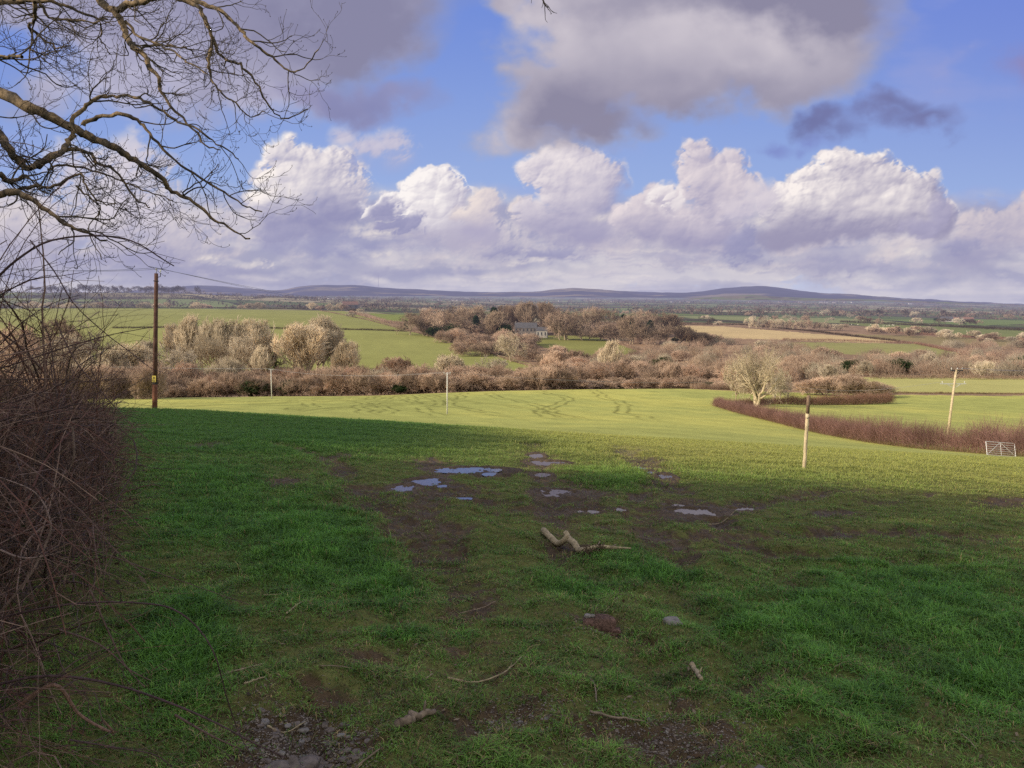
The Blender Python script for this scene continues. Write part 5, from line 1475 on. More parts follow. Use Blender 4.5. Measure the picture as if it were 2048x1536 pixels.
def overhang():
    rng = np.random.default_rng(31)
    bark = attr_mat('ash_bark', rough=.9, noise=.5, nscale=40, bump=.006)
    trunk0 = np.array([-7.6, 6.2, 0]); zt = bz(trunk0[0], trunk0[1])
    D = 6.2
    limbs = [ # (points px,py[,depth]), start radius px, end radius px
     ([(-60, 165), (0, 185), (60, 215), (100, 232), (150, 260), (190, 278), (230, 295), (265, 318), (300, 338), (330, 365), (345, 385), (380, 400), (420, 433), (455, 452), (500, 480)], 12, 1.6, 6.2),
     ([(140, 255), (160, 222), (190, 198), (225, 190), (265, 194), (305, 208), (350, 240), (400, 262), (440, 292), (480, 318)], 4.5, 1.2, 6.0),
     ([(165, 248), (200, 233), (240, 228), (275, 240), (300, 270), (345, 315), (400, 355), (450, 385), (490, 412), (522, 424)], 4.5, 1.2, 6.5),
     ([(150, 262), (135, 285), (120, 305), (75, 332), (60, 335)], 5, 5, 6.2),
     ([(-60, 240), (0, 270), (18, 298), (35, 320), (60, 335), (100, 312), (140, 300), (175, 305), (195, 325), (235, 345), (275, 400), (300, 415)], 9, 1.2, 6.4),
     ([(-60, 340), (0, 350), (15, 362), (30, 360), (52, 352)], 6, 4, 5.8),
     ([(-60, 375), (0, 390), (25, 383), (60, 395), (90, 420), (130, 445), (180, 470), (215, 480)], 10, 1.2, 5.6),
     ([(25, 383), (60, 372), (110, 372), (160, 350), (175, 375), (200, 405), (235, 408)], 4, 1, 5.9),
     ([(-60, 10), (0, 2), (40, 3), (95, 1), (130, 12), (190, 35), (215, 40)], 6, 2, 6.6),
     ([(70, 3), (70, 35), (58, 52), (80, 75), (115, 95), (142, 92)], 4, 1.2, 6.4),
     ([(190, -25), (205, 8), (235, 30), (250, 65), (265, 90), (290, 112), (300, 135), (318, 155), (320, 178), (345, 215), (390, 262), (410, 290), (440, 300)], 8, 1.2, 6.8),
     ([(232, 22), (255, 10), (285, 2), (320, -8)], 7, 5, 6.8),
     ([(265, 90), (290, 96), (330, 90), (370, 96), (390, 110)], 3, 1, 6.9),
     ([(250, 40), (275, 70), (320, 90), (360, 112), (378, 125), (400, 140), (412, 148)], 3, 1, 6.6),
     ([(300, -30), (350, -5), (390, 10), (410, 35), (422, 70), (432, 98), (450, 118), (480, 130), (505, 155), (528, 195), (548, 225), (575, 236), (615, 218)], 5, 1, 7.2),
     ([(360, -12), (400, 5), (440, 20), (470, 45), (492, 75), (515, 95), (550, 120), (578, 140), (605, 138), (637, 98)], 5, 1, 7.4),
     ([(422, 95), (415, 130), (425, 160), (440, 185), (470, 205), (500, 235), (530, 222)], 3, 1, 7.0),
     ([(80, 3), (100, 35), (150, 42), (200, 45), (200, 75), (212, 95), (219, 108)], 3, 1, 6.3),
     ([(-40, 112), (0, 113), (42, 113)], 4, 3, 6),
     ([(60, 100), (85, 110), (120, 100)], 2, 1, 6),
     ([(100, 340), (130, 330), (200, 345), (250, 365), (300, 385), (345, 402)], 2.5, 1, 6.4),
     ([(150, 372), (180, 395), (200, 420), (175, 460), (205, 520)], 2, .8, 5.9),
    ]
    g = Geo(); P1 = []; R1 = []
    for pts, ra, rb, dep in limbs:
        dd = dep+rng.uniform(-.15, .15)
        n = len(pts)
        wob = np.cumsum(rng.normal(0, .06, n))
        if len(pts[0]) == 2 and pts[0][0] < 0: pass
        P = resample(np.array([pt(a, b, dd+w) for (a, b), w in zip(pts, wob)]), n*4)
        P = P+rng.normal(0, .006, P.shape)
        R = (ra+(rb-ra)*np.linspace(0, 1, len(P))**.8)/F*dd
        if pts[0][0] < -20:      # carry the limb back to the trunk outside the picture
            h = max(P[0, 2]*.75, 1.2)
            back = np.array([[trunk0[0], trunk0[1], zt+h]])
            lead = resample(np.array([back[0], back[0]*.5+P[0]*.5+[0, 0, .15], P[0]]), 8)[:-1]
            P = np.concatenate([lead, P]); R = np.concatenate([np.linspace(R[0]*1.8, R[0]*1.02, len(lead)), R])
        R = R*(1+rng.normal(0, .09, len(R)))
        c = np.array([.11, .085, .062])*(1+.0*R[:, None])
        V, Q = tubes(P[None], R[None], 8)
        col = np.repeat(np.where(rng.random((len(R), 1)) < .5, [[.22, .16, .10]], [[.08, .066, .052]]), 8, 0)
        g.add(V, Q, None, col)
        P1.append(resample(P, 30)[None]); R1.append(np.interp(np.linspace(0, 1, 30), np.linspace(0, 1, len(R)), R)[None])
    P1 = np.concatenate(P1); R1 = np.concatenate(R1)
    # side shoots: arching out, tips turned up
    def kids(P, R, n, t0, ang, L, K, r, trop1, trop2, jit=.3):
        s, d, rr, t = spawn(rng, P, R, n, t0, 1.0, ang, jit)
        d = norm(d+np.array([.1, 0, 0.0]))
        ln = L*rng.uniform(.35, 1.25, len(s))
        a = grow(rng, s, d, ln*.6, K, .2, trop1)
        b = grow(rng, a[:, -1], a[:, -1]-a[:, -2], ln*.4, K, .2, trop2)
        Q = np.concatenate([a, b[:, 1:]], 1)
        Rr = np.linspace(1, .45, Q.shape[1])[None]*np.minimum(rr*.6, r)[:, None]
        return Q, np.maximum(Rr, .0014)
    P2, R2 = kids(P1, R1, 8, .12, .75, .45, 5, .007, (.03, 0, -.05), (.02, 0, .12))
    vis = lambda P: (P[:, 0, 0]/P[:, 0, 1] > -.80)
    m = vis(P2); P2, R2 = P2[m], R2[m]
    P3, R3 = kids(P2, R2, 4, .15, .7, .30, 4, .0038, (0, 0, 0), (0, 0, .16))
    P4, R4 = kids(P3, R3, 3, .2, .65, .12, 3, .0024, (0, 0, .05), (0, 0, .12))
    root = empty('ash_tree', (0, 0, 0))
    tag(root, 'bare tree overhanging the gateway, its twisted branches filling the top left of the sky', 'tree')
    tr = Geo(); tr.tube(np.array([[trunk0[0]-.2, trunk0[1], zt-.3], [trunk0[0], trunk0[1], zt+1], [trunk0[0]+.05, trunk0[1]+.1, zt+3.5], [trunk0[0]+.3, trunk0[1], zt+6.5], [trunk0[0]+.2, trunk0[1], zt+9]]), [.42, .34, .3, .22, .1], 14, C=(.16, .13, .1))
    root.location = (trunk0[0], trunk0[1], zt)
    off = -np.array([trunk0[0], trunk0[1], zt])
    def fin(gg, name):
        gg.V = [v+off for v in gg.V]
        return gg.make(name, bark, root, smooth=True)
    fin(tr, 'trunk'); fin(g, 'branches')
    t = Geo()
    for P, R, S in ((P2, R2, 5), (P3, R3, 4), (P4, R4, 3)):
        V, Q = tubes(P, R, S); t.add(V, Q, None, (.085, .07, .056))
    # buds
    tips = np.concatenate([P3[:, -1], P4[:, -1]])
    m = rng.random(len(tips)) < .6; tips = tips[m]
    B = np.stack([tips, tips+rng.normal(0, .004, tips.shape)+[0, 0, .008]], 1)
    V, Q = tubes(B, np.broadcast_to(np.array([.0032, .0014]), (len(B), 2)), 4); t.add(V, Q, None, (.05, .035, .03))
    fin(t, 'twigs')
    # twig tip hanging in from above, centre
    P, R = kids(np.array([poly3([(1010, -120, 6), (1050, -60, 6), (1078, -15, 6), (1090, 12, 6)], 12)]), np.full((1, 12), .006), 9, .5, .6, .12, 3, .003, (0, 0, 0), (0, 0, .1))
    t = Geo(); V, Q = tubes(poly3([(700, -420, 6), (900, -260, 6), (1050, -60, 6), (1078, -15, 6), (1090, 12, 6)], 16)[None], np.full((1, 16), .004), 5); t.add(V, Q, None, (.06, .05, .04)); V, Q = tubes(P, R, 4); t.add(V, Q, None, (.06, .05, .04))
    fin(t, 'hanging_twig')

def brambles():
    rng = np.random.default_rng(41)
    stem = attr_mat('bramble_stem', rough=.7, spec=.25, noise=.35, nscale=60)
    edge = [on_ground(a, b, 1.2) for a, b in [(100, 1536), (190, 1430), (235, 1300), (265, 1180), (275, 1080), (262, 980), (225, 900), (190, 858), (165, 838)]]
    edge = np.array([(edge[0][0]+.25, edge[0][1]-1.8)]+edge)
    seg = np.hypot(*(edge[1:]-edge[:-1]).T); cum = np.concatenate([[0], np.cumsum(seg)])
    n = 6800
    s = cum[-1]*rng.uniform(0, 1, n)**1.6
    ex = np.interp(s, cum, edge[:, 0]); ey = np.interp(s, cum, edge[:, 1])
    inn = .25+np.abs(rng.normal(0, 1, n))*(.7+.05*ey)
    x = ex-inn*.93; y = ey+inn*.22
    z = base_z(x, y)-.02
    hgt = np.interp(ey, [1, 2.5, 4, 6, 9, 14, 30, 50], [1.9, 2.1, 2.15, 1.8, 1.4, 1.1, 1.1, 1.1])*(1+fbm(s/1.3, s*0, 3, 51)*.35)
    st = np.stack([x, y, z+hgt*rng.uniform(0, .75, n)*(rng.random(n) < .7)], -1)
    d = np.stack([rng.normal(.12, .6, n), rng.normal(-.05, .55, n), np.abs(rng.normal(.75, .45, n))], -1)
    L = hgt*rng.uniform(.35, 1.0, n)
    P = grow(rng, st, d, L, 11, .13, (.012, 0, -.085))
    keep = ((P[..., 0]/P[..., 1]).max(1) < -.43-.012*rng.random(n)*8) & (P[..., 1].min(1) > .9); P = P[keep]; n = len(P); y = y[keep]
    R = (np.where((rng.random(n) < .25) & (y > 3.4), rng.uniform(.0035, .0062, n), rng.uniform(.0014, .003, n))*(1+y*.05))[:, None]*np.linspace(1, .4, 12)[None]
    cs = np.array([[.10, .052, .042], [.15, .095, .075], [.045, .028, .026], [.22, .15, .12], [.11, .05, .038], [.06, .038, .032]])
    root = empty('bramble_hedge', (float(edge[3][0])-1, float(edge[3][1]), bz(edge[3][0]-1, edge[3][1])))
    off = -np.array(root.location)
    tag(root, 'overgrown bramble hedge of tangled leafless canes filling the left edge', 'hedge')
    def add(g, P, R, S, cols=None):
        V, Q = tubes(P, R, S)
        c = cs[rng.integers(0, len(cs), len(P))] if cols is None else cols
        g.add(V+off, Q, None, np.repeat(np.repeat(c, P.shape[1], 0), S, 0))
    g = Geo(); add(g, P, R, 4)
    g.make('canes', stem, root)
    s2, d2, rr, t = spawn(rng, P, R, 4, .15, 1, .8, .35)
    d2[:, 2] += .1
    P2 = grow(rng, s2, d2, rng.uniform(.12, .55, len(s2)), 5, .2, (0, 0, .01)); R2 = np.linspace(1, .4, 6)[None]*np.maximum(rr*.55, .0011)[:, None]
    k2 = (P2[..., 0]/P2[..., 1]).max(1) < -.40; P2, R2 = P2[k2], R2[k2]
    g = Geo(); add(g, P2, R2, 3)
    g.make('side_shoots', stem, root)
    # long arching canes standing out of the hedge
    canes = [([(-40, 600), (0, 550), (40, 515), (90, 485), (150, 473), (205, 472), (245, 476), (285, 492), (320, 515), (348, 532)], 3.6, .0058, 0), ([(60, 480), (110, 545), (150, 610), (215, 670), (262, 705), (300, 735), (326, 745)], 4.6, .004, 0),
             ([(-40, 750), (60, 718), (140, 692), (220, 670), (305, 654)], 3.9, .004, 0), ([(110, 640), (150, 720), (195, 775), (240, 825), (285, 872), (318, 892)], 4.4, .0042, 1), ([(-40, 830), (40, 800), (120, 770), (190, 735)], 3.6, .0035, 0),
             ([(-60, 1255), (0, 1236), (100, 1214), (200, 1204), (300, 1208), (350, 1220), (395, 1255), (430, 1310), (452, 1390), (480, 1470), (525, 1545)], 2.75, .0040, 0),
             ([(-60, 1385), (60, 1355), (150, 1355), (250, 1375), (350, 1410), (430, 1445), (500, 1482), (570, 1515)], 2.6, .0052, 0), ([(-60, 1050), (20, 1060), (100, 1078), (200, 1105), (300, 1140), (400, 1175), (500, 1210)], 3.7, .0036, 1),
             ([(145, 855), (148, 905), (138, 940), (100, 985), (70, 1010), (40, 1050)], 3.2, .005, 2), ([(0, 1225), (60, 1150), (95, 1080), (100, 1040), (70, 985), (0, 955)], 2.9, .0055, 2), ([(-20, 1090), (40, 1115), (90, 1112), (130, 1100)], 2.8, .0045, 2),
             ([(60, 870), (140, 880), (230, 912), (300, 935), (365, 938)], 4.8, .004, 0), ([(-20, 880), (60, 935), (120, 985), (180, 1040), (230, 1100), (290, 1150)], 3.3, .0045, 1), ([(120, 1260), (200, 1290), (260, 1340), (300, 1360)], 2.8, .0038, 1),
             ([(40, 1410), (110, 1370), (160, 1430), (225, 1465), (205, 1440)], 2.6, .008, 3), ([(-20, 1400), (60, 1380), (200, 1310), (260, 1260)], 2.6, .003, 0), ([(180, 1180), (220, 1270), (250, 1330), (290, 1375)], 3.0, .004, 1),
             ([(0, 590), (60, 560), (120, 552), (165, 545)], 3.5, .003, 0), ([(0, 690), (50, 640), (110, 605), (160, 590)], 3.8, .003, 0), ([(140, 1480), (230, 1495), (310, 1510), (350, 1540)], 2.45, .003, 0), ([(350, 1430), (420, 1470), (485, 1500)], 2.9, .005, 1)]
    rng2 = np.random.default_rng(5)
    long_cols = [(.07, .042, .045), (.11, .07, .06), (.22, .16, .14), (.2, .12, .09)]
    g = Geo(); PP = []; RR = []
    for pts, dep, rad, ci in canes:
        P_ = resample(np.array([pt(a, b, dep+w) for (a, b), w in zip(pts, np.cumsum(rng2.normal(0, .05, len(pts))))]), 26)
        # keep canes out of the ground
        gzv = base_z(P_[:, 0], P_[:, 1]); P_[:, 2] = np.maximum(P_[:, 2], gzv+.01)
        R_ = np.linspace(1, .4, 26)*rad
        PP.append(P_); RR.append(R_)
        V, Q = tubes(P_[None], R_[None], 6); g.add(V+off, Q, None, long_cols[ci])
    PP = np.array(PP); RR = np.array(RR)
    s3, d3, rr, t = spawn(rng2, PP, RR, 16, .05, 1, .9, .2)
    P3 = grow(rng2, s3, d3, rng2.uniform(.008, .03, len(s3)), 2, .1); V, Q = tubes(P3, np.linspace(1, .2, 3)[None]*np.full((len(s3), 1), .0012), 3); g.add(V+off, Q, None, (.07, .045, .04))
    s3, d3, rr, t = spawn(rng2, PP, RR, 3, .1, .9, .7, .2)
    P3 = grow(rng2, s3, d3, rng2.uniform(.08, .4, len(s3)), 5, .16, (0, 0, -.03)); V, Q = tubes(P3, np.linspace(1, .4, 6)[None]*np.maximum(rr*.5, .0012)[:, None], 4); g.add(V+off, Q, None, (.08, .055, .05))
    g.make('long_canes', stem, root)
    # withered leaves caught in the tangle, a few still green
    leaf = attr_mat('dead_leaves', rough=.8, trans=.2)
    ok = np.where((P2[:, 0, 1] > 2.2) & (P2[:, -1, 2]-base_z(P2[:, -1, 0], P2[:, -1, 1]) < 1.0))[0]; N = 3800; k = ok[rng.integers(0, len(ok), N)]; c = P2[k, rng.integers(1, 5, N)]
    a = norm(rng.normal(0, 1, (N, 3)))*rng.uniform(.012, .026, (N, 1)); b = norm(np.cross(a, rng.normal(0, 1, (N, 3))))*rng.uniform(.007, .013, (N, 1))
    V = np.stack([c-a, c-b+a*.2, c+a, c+b+a*.2], 1).reshape(-1, 3)+off
    lc = np.array([[.07, .045, .035], [.045, .03, .03], [.05, .07, .03], [.11, .08, .06]])[rng.choice(4, N, p=[.4, .35, .1, .15])]
    g = Geo().add(V, np.arange(N*4).reshape(N, 4), None, np.repeat(lc, 4, 0)); g.make('withered_leaves', leaf, root)
    # dark twigs filling the inside of the hedge
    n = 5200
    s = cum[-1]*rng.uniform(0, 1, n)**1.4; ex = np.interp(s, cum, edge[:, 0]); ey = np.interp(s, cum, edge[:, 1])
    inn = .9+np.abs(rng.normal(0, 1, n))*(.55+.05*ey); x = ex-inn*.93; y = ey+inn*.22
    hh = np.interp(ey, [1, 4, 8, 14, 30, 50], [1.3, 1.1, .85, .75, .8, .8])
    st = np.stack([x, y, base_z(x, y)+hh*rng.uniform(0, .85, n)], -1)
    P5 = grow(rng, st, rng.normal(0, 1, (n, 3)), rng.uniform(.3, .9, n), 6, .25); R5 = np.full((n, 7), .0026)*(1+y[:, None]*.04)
    g = Geo(); add(g, P5, R5, 3, np.tile([[.045, .034, .03]], (n, 1))); g.make('inner_twigs', stem, root)

def grass():
    rng = np.random.default_rng(51)
    def field(N, r0, r1, pw, seed):
        q = rng.random(N); r = (r0**pw+q*(r1**pw-r0**pw))**(1/pw)
        th = np.radians(rng.uniform(-38.5, 38.5, N))
        return r*np.sin(th), r*np.cos(th), r
    x, y, r = field(1500000, 1.9, 62, .32, 0)
    z, lush, mud = grid_sample(x, y)
    tuft = fbm(x*3.3, y*3.3, 2, 601)
    p = np.clip(.5+lush*.75+tuft*.8, .15, 1)*(1-.9*sstep(.25, .75, mud))
    for q in PW: p = p*sstep(.7, 1.2, pud_e(x, y, q)+tuft*.6)
    k = rng.random(len(x)) < p
    x, y, r, lush, mud, tuft, z = x[k], y[k], r[k], lush[k], mud[k], tuft[k], z[k]
    n = len(x)
    far = 1+np.clip((r-6)/16, 0, 3)
    h = (.022+.055*lush*rng.uniform(.5, 1.3, n)+.05*np.clip(tuft, 0, 1))*rng.uniform(.55, 1.45, n)*(1+np.clip((r-7)/26, 0, 1.3))
    h *= np.where(rng.random(n) < .03, 1.7, 1)
    w = .0023*rng.uniform(.7, 1.4, n)*far*(.9+.4*lush)
    az = rng.uniform(0, 6.283, n)+fbm(x*.8, y*.8, 2, 603)*3
    ln = rng.uniform(.15, 1.1, n)*(1+.9*(1-lush))
    dx, dy = np.cos(az), np.sin(az)
    px_, py_ = -dy*w, dx*w
    B = np.stack([x, y, z-.004], -1)
    side = np.stack([px_, py_, 0*w], -1)
    mid = B+np.stack([dx*ln*h*.35, dy*ln*h*.35, h*.62], -1)
    tip = B+np.stack([dx*ln*h, dy*ln*h, h*(1-.22*ln)], -1)
    V = np.stack([B-side, B+side, mid+side*.8, mid-side*.8, tip], 1).reshape(-1, 3)
    i = np.arange(n)*5
    Q = np.stack([i, i+1, i+2, i+3], -1); T = np.stack([i+3, i+2, i+4], -1)
    g1 = np.array([.11, .26, .04]); g2 = np.array([.18, .31, .055]); g3 = np.array([.36, .28, .13]); g4 = np.array([.17, .12, .07])
    v = rng.random(n); yel = np.clip(.62-lush*1.0+fbm(x*.5, y*.5, 3, 605)*.7+.18*rng.normal(0, 1, n), 0, 1)
    c = g1*(1-yel[:, None])+g2*yel[:, None]
    dry = (v < np.clip(.24-.45*lush+.45*mud, .02, .6))
    c = np.where(dry[:, None], np.where(rng.random((n, 1)) < .5, g3, g4), c)
    c = c*rng.uniform(.6, 1.35, (n, 1))*(1+.45*fbm(x*1.7, y*1.7, 2, 607)+.5*fbm(x*6, y*6, 2, 609))[:, None]  # mottled tone imitates dark gaps between tufts
    lw = sstep(-7, 5, x)[:, None]; fw = (sstep(11, 30, r)*.75)[:, None]; c = c*(1-fw)+(np.array([.46, .44, .12])*lw+np.array([.11, .23, .045])*(1-lw))*rng.uniform(.7, 1.3, (n, 1))*fw       # farther sward: sunlit zone painted yellow, shaded left painted green
    c[:, 1] *= 1.0
    col = np.repeat(c, 5, 0).reshape(n, 5, 3); col[:, :2] *= .32; col[:, 4] *= 1.25  # shade between tufts put into colour: feet darkened, tips lightened
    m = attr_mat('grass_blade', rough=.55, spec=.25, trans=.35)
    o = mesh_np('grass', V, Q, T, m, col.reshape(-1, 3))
    tag(o, 'short winter grass, lush in places and trodden thin in others', 'grass', kind='stuff')
    # fallen leaves and bits of twig too small to count
    N = 2600
    x, y, r = field(N, 2, 16, .8, 1); z = grid_sample(x, y)[0]+.012
    c0 = np.stack([x, y, z], -1); a = norm(rng.normal(0, 1, (N, 3))*[1, 1, .25])*rng.uniform(.008, .025, (N, 1)); b = norm(np.cross(a, rng.normal(0, .5, (N, 3))+[0, 0, 1]))*rng.uniform(.002, .012, (N, 1))
    V = np.stack([c0-a, c0-b, c0+a, c0+b], 1).reshape(-1, 3)
    lc = np.array([[.09, .055, .03], [.16, .12, .08], [.05, .035, .025], [.22, .17, .12]])[rng.integers(0, 4, N)]
    o = mesh_np('leaf_litter', V, np.arange(N*4).reshape(N, 4), None, attr_mat('leaf_litter', trans=.1), np.repeat(lc, 4, 0))
    tag(o, 'scattered dead leaves and scraps of twig on the trodden grass', 'leaf litter', kind='stuff')

def stone_mesh(rng, name, mat, flat=.55):
    import bmesh
    bm = bmesh.new(); bmesh.ops.create_icosphere(bm, subdivisions=3, radius=1)
    ph = rng.uniform(0, 6, 6)
    for v in bm.verts:
        c = v.co
        k = 1+.16*math.sin(c.x*2.6+ph[0])*math.cos(c.y*2.2+ph[1])+.10*math.sin(c.z*4+ph[2]+c.x*3)+.05*math.sin(c.y*9+ph[3])*math.sin(c.x*8+ph[4])
        c *= k
        c.x = max(-.86, min(.9, c.x)); c.y = max(-.8, min(.85, c.y)); c.z = max(-.7, min(.72, c.z))*flat
    me = bpy.data.meshes.new(name); bm.to_mesh(me); bm.free()
    for p in me.polygons: p.use_smooth = True
    me.materials.append(mat); return me

def ground_things():
    rng = np.random.default_rng(61)
    pw = solid('pale_dead_wood', (.33, .27, .175), rough=.85, var=.4, scale=22, haze=False, bump=.004)
    gw = solid('grey_dead_wood', (.21, .165, .125), rough=.9, var=.4, scale=40, haze=False, bump=.003)
    moss = solid('bark_scraps', (.10, .075, .05), rough=.95, var=.5, scale=60, haze=False)
    G = lambda px, py, lift=0: np.array([*(lambda q: (q[0], q[1], gz(*q)+lift))(on_ground(px, py, 1.2))])
    # forked fallen branch
    r0 = G(1140, 1085)
    root = empty('fallen_branch', r0); tag(root, 'thick pale fallen branch with a bent knee, lying in the middle of the muddy grass', 'branch')
    A = np.array([G(1087, 1072, .05), G(1100, 1080, .045), G(1116, 1088, .055), G(1128, 1092, .11), G(1136, 1092, .165)])-r0
    Rd = np.array([.038, .039, .036, .034, .036])
    Geo().tube(resample(A, 18), np.interp(np.linspace(0, 1, 18), np.linspace(0, 1, 5), Rd)*(1+rng.normal(0, .04, 18)), 12).make('short_limb', pw, root, smooth=True)
    B = np.array([G(1131, 1088, .175), G(1138, 1092, .135), G(1148, 1097, .09), G(1158, 1103, .05), G(1172, 1108, .05), G(1195, 1109, .05), G(1222, 1109, .055), G(1262, 1112, .05)])-r0
    Rd = np.array([.027, .040, .039, .036, .032, .025, .020, .009])
    Geo().tube(resample(B, 34), np.interp(np.linspace(0, 1, 34), np.linspace(0, 1, 8), Rd)*(1+rng.normal(0, .05, 34)), 12).make('main_limb', pw, root, smooth=True)
    g = Geo()
    for a, b in [((1190, 1108), (1200, 1098)), ((1215, 1108), (1232, 1103)), ((1150, 1098), (1143, 1090))]:
        g.tube([G(*a, .03)-r0, G(*b, .07)-r0], [.012, .006], 6)
    g.make('stub', gw, root)
    c = np.array([G(1180+rng.uniform(-12, 26), 1109+rng.uniform(-3, 5), .03)-r0 for _ in range(24)])
    V, T = leafcards(rng, c, .02, 30, .03); Geo().add(V, None, T).make('bark_scraps', moss, root)['kind'] = 'stuff'
    # sticks
    sticks = [([(797, 1475), (830, 1462), (870, 1447)], .022, 'short thick broken stick, darkest one near the bottom of the field', gw), ([(573, 1236), (600, 1215), (616, 1203)], .005, 'thin pale stick slanting on the thin grass left of centre', pw),
              ([(527, 1191), (560, 1190), (575, 1183), (600, 1187)], .004, 'thin bent twig below the lush grass on the left', pw), ([(895, 1358), (950, 1358), (1000, 1355), (1022, 1343), (1042, 1332)], .006, 'long knobbly pale stick lying low in the middle foreground', pw),
              ([(852, 1380), (866, 1362)], .004, 'tiny pale twig left of the long knobbly stick', pw), ([(1180, 1388), (1189, 1402), (1193, 1428)], .006, 'crooked grey stick on the bare earth at bottom centre', gw), ([(1208, 1226), (1236, 1199)], .005, 'thin pale twig sticking up behind the earth clod', pw),
              ([(1383, 1345), (1392, 1358), (1402, 1380)], .017, 'stubby pale piece of rotten wood right of centre', pw), ([(915, 1180), (930, 1192), (947, 1202)], .005, 'short twig on the brown trodden patch, upper one', gw), ([(918, 1219), (960, 1217), (992, 1211)], .005, 'straight twig on the brown trodden patch, lower one', gw),
              ([(428, 1352), (470, 1338), (530, 1318)], .006, 'pale stick beside the brambles, upper of the pair', pw), ([(488, 1372), (530, 1362)], .006, 'short pale stick beside the brambles, lower of the pair', pw), ([(442, 1255), (452, 1268), (468, 1278)], .005, 'small hooked twig by the bramble edge', gw),
              ([(1190, 1188), (1230, 1190), (1268, 1198)], .005, 'thin stick on the green strip right of centre', gw), ([(733, 1192), (760, 1182), (786, 1178)], .006, 'stick half sunk in lush grass left of the log', gw), ([(1400, 1046), (1440, 1038), (1472, 1029)], .006, 'thin curved stick beside the wide muddy puddle', pw),
              ([(1908, 1475), (1930, 1490), (1952, 1512)], .004, 'thin white twig at the bottom right', pw), ([(1668, 1347), (1690, 1338), (1722, 1336)], .004, 'thin pale twig in lush grass on the right', pw), ([(535, 1455), (570, 1440), (612, 1420)], .005, 'twig lying across the stony patch', pw),
              ([(690, 1532), (725, 1522), (765, 1512)], .006, 'twig at the bottom edge right of the stones', gw), ([(812, 1252), (832, 1232)], .004, 'tiny slanting twig above the lush tuft', pw), ([(640, 1345), (680, 1341), (705, 1337)], .004, 'faint twig right of the bramble canes', gw), ([(1180, 1445), (1230, 1452), (1290, 1449)], .007, 'grey flat stick on the bare earth lower right of centre', gw)]
    for pts, rad, lb, m in sticks:
        P = np.array([G(a, b, rad*.8+.012) for a, b in pts]); o0 = P.mean(0).copy(); o0[2] -= .01
        n = 12; Pp = resample(P, n)-o0; Pp[1:-1] += rng.normal(0, rad*.25, (n-2, 3))
        g = Geo().tube(Pp, rad*np.linspace(1.1, .6, n)*(1+rng.normal(0, .1, n)), 8)
        k = Pp[n*2//3]; g.tube([k, k+[rng.uniform(-.03, .03), .02, rad*2+.01]], [rad*.4, rad*.15], 5)
        o = g.make('stick', m, smooth=True); o.location = o0; tag(o, lb, 'stick')
    # earth clod with stones in it
    earth = solid('wet_earth', (.13, .08, .065), rough=.85, var=.5, scale=45, haze=False, bump=.012)
    st = solid('grey_pebble', (.15, .125, .11), rough=.7, var=.35, scale=30, haze=False, bump=.002)
    stp = solid('pale_pebble', (.2, .185, .17), rough=.65, var=.25, scale=30, haze=False)
    p = G(1197, 1258)
    r = empty('earth_clod', p); tag(r, 'dark reddish clod of earth lying on the thin grass right of centre', 'clod')
    o = bpy.data.objects.new('lump', stone_mesh(rng, 'lump', earth, .8)); o.scale = (.135, .09, .085); o.location = (0, 0, .06); link(o, r)
    o = bpy.data.objects.new('lump', stone_mesh(rng, 'lump', earth, .8)); o.scale = (.06, .05, .04); o.location = (.1, -.04, .02); link(o, r)
    V, T = leafcards(rng, rng.normal(0, 1, (30, 3))*[.06, .04, .02]+[0, 0, .11], .006, 20, .02); Geo().add(V, None, T).make('root_tangle', moss, r)['kind'] = 'stuff'
    for dx, s in ((-.08, .028), (-.045, .02)):
        o = bpy.data.objects.new('embedded_stone', stone_mesh(rng, 'embedded_stone', stp)); o.scale = (s, s, s); o.location = (dx, -.0, .12); link(o, r)
    protos_ = [stone_mesh(rng, 'stone', st, f) for f in (.5, .6, .75, .55)]; pp = [stone_mesh(rng, 'stone', stp, f) for f in (.5, .7)]
    def stone(px, py, wpx, lb, group=None, pale=False, lift=.08):
        x, y = on_ground(px, py, 1.1); s = wpx/2/F*y
        o = bpy.data.objects.new('stone', (pp if pale else protos_)[int(rng.integers(0, 2 if pale else 4))]); k = rng.uniform(.6, .95)
        o.scale = (s, s*k, s*rng.uniform(.6, .9)); o.rotation_euler = (rng.uniform(-.2, .2), rng.uniform(-.2, .2), rng.uniform(0, 6.28)); o.location = (x, y, gz(x, y)+s*lift); link(o); tag(o, lb, 'stone', group)
    stone(1345, 1258, 42, 'pale flat stone in the grass right of the earth clod', None, True)
    stone(545, 1530, 80, 'largest flat stone at the bottom edge below the brambles'); stone(612, 1495, 56, 'broad grey stone in the lower part of the stony patch'); stone(583, 1505, 50, 'second broad stone left in the lower stony patch')
    stone(1520, 1530, 30, 'small bluish pale stone at the bottom right of centre', None, True); stone(605, 1427, 26, 'light stone near the top of the stony patch', None, True); stone(622, 1480, 44, 'flat slab of stone right in the middle of the stony patch')
    for i in range(96):
        a = rng.uniform(0, 6.28); q = math.sqrt(rng.random())
        px = 605+math.cos(a)*q*125+rng.normal(0, 10); py = 1468+math.sin(a)*q*66
        stone(px, py, rng.uniform(7, 24), 'small stone among the many in the stony patch at the bottom', 'small stones of the stony patch', rng.random() < .2)
    for i in range(26):
        px = 1340+rng.normal(0, 85); py = 1470+rng.normal(0, 28)
        if py > 1560: continue
        stone(px, py, rng.uniform(6, 16), 'small stone on the bare earth lower right of centre', 'small stones on the bare earth', rng.random() < .2)
    for i in range(16):
        px = rng.uniform(960, 1100); py = rng.uniform(1420, 1470); stone(px, py, rng.uniform(6, 15), 'small stone on the worn patch at bottom centre', 'small stones on the worn patch', rng.random() < .4)
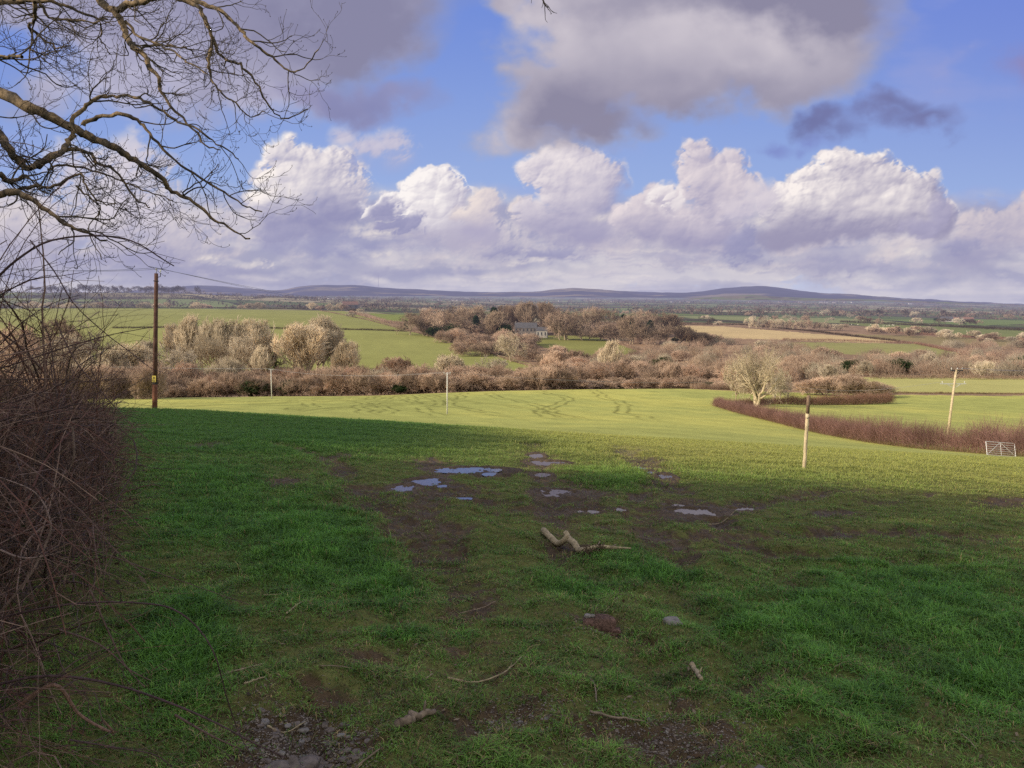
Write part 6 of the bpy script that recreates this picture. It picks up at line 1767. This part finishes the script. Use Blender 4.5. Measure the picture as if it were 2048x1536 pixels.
    # loose grit, uncountable
    N = 9000; rr = np.random.default_rng(3)
    cx = []; 
    for (a, b, sx, sy, w) in [(605, 1468, 75, 38, .5), (1340, 1475, 95, 30, .25), (1030, 1440, 60, 22, .12), (1195, 1255, 40, 10, .06), (560, 1530, 80, 25, .07)]:
        k = int(N*w); u, t = ray(rr.normal(a, sx, k), np.minimum(rr.normal(b, sy, k), 1600)); y = EYE/(-t-(A0+B0*u)); cx.append(np.stack([u*y, y], -1))
    xy = np.concatenate(cx); n = len(xy); z = grid_sample(xy[:, 0], xy[:, 1])[0]; s = rr.uniform(.002, .007, n)
    oct_ = np.array([[1, 0, 0], [-1, 0, 0], [0, 1, 0], [0, -1, 0], [0, 0, .7], [0, 0, -.7]]); f = np.array([[0, 2, 4], [2, 1, 4], [1, 3, 4], [3, 0, 4], [2, 0, 5], [1, 2, 5], [3, 1, 5], [0, 3, 5]])
    V = np.stack([xy[:, 0], xy[:, 1], z+s*.4], -1)[:, None]+oct_[None]*s[:, None, None]*rr.uniform(.6, 1.4, (n, 6, 1))
    T = (f[None]+np.arange(n)[:, None, None]*6).reshape(-1, 3)
    c = np.array([[.15, .13, .12], [.24, .21, .19], [.08, .06, .05]])[rr.integers(0, 3, n)]
    o = mesh_np('gravel', V.reshape(-1, 3), None, T, attr_mat('gravel'), np.repeat(c, 6, 0)); tag(o, 'fine gravel and grit pressed into the bare earth', 'gravel', kind='stuff')
# ------------------------------------------------------------------ light, camera
def build_light():
    w = bpy.data.worlds.new('World'); SC.world = w; w.use_nodes = True
    nt = w.node_tree; bg = nt.nodes['Background']
    sk = nt.nodes.new('ShaderNodeTexSky'); sk.sky_type = 'NISHITA'; sk.sun_disc = False
    el = math.radians(23); az = math.radians(-112)      # azimuth from +Y, clockwise positive
    sk.sun_elevation = el; sk.sun_rotation = az
    sk.dust_density = 1.5; sk.ozone_density = 2
    tc = nt.nodes.new('ShaderNodeTexCoord'); nz = nt.nodes.new('ShaderNodeTexNoise'); nz.inputs['Scale'].default_value = 2.2; nz.inputs['Detail'].default_value = 6
    nt.links.new(tc.outputs['Generated'], nz.inputs['Vector'])
    mr = nt.nodes.new('ShaderNodeMapRange'); mr.inputs[1].default_value = .38; mr.inputs[2].default_value = .56
    nt.links.new(nz.outputs[0], mr.inputs[0])
    mx = nt.nodes.new('ShaderNodeMix'); mx.data_type = 'RGBA'; mx.inputs['B'].default_value = (7.2, 6.7, 6.2, 1)   # bright unseen cloud added over the rest of the sky to fill shade
    nt.links.new(mr.outputs[0], mx.inputs['Factor']); nt.links.new(sk.outputs[0], mx.inputs['A'])
    nt.links.new(mx.outputs['Result'], bg.inputs[0]); bg.inputs[1].default_value = .15
    d = Vector((math.sin(az)*math.cos(el), math.cos(az)*math.cos(el), math.sin(el)))
    L = bpy.data.lights.new('sun', 'SUN'); L.energy = 5.0; L.angle = math.radians(.6); L.color = (1, .86, .66)
    o = bpy.data.objects.new('sun', L); link(o)
    o.rotation_euler = d.to_track_quat('Z', 'Y').to_euler()
    return d

def build_camera():
    c = bpy.data.cameras.new('camera'); o = bpy.data.objects.new('camera', c); link(o)
    c.sensor_width = 36; c.lens = F/2048*36
    c.clip_start = .05; c.clip_end = 60000
    o.location = (0, 0, EYE); o.rotation_euler = (math.radians(90)-PITCH, 0, 0)
    SC.camera = o

SC.view_settings.view_transform = 'Standard'; SC.view_settings.look = 'None'; SC.view_settings.exposure = 0
SC.cycles.max_bounces = 6; SC.cycles.diffuse_bounces = 3; SC.cycles.glossy_bounces = 3; SC.cycles.transmission_bounces = 3; SC.cycles.transparent_max_bounces = 8
SC.cycles.caustics_reflective = False; SC.cycles.caustics_refractive = False
SC.cycles.use_denoising = False
import time as _t
for _f in [build_light, build_camera, build_sky, build_ground, build_hills, woods, hedges, built, shade_trees, overhang, brambles, ground_things, grass]:
    _a = _t.time(); _f(); print('STEP', _f.__name__, round(_t.time()-_a, 1))
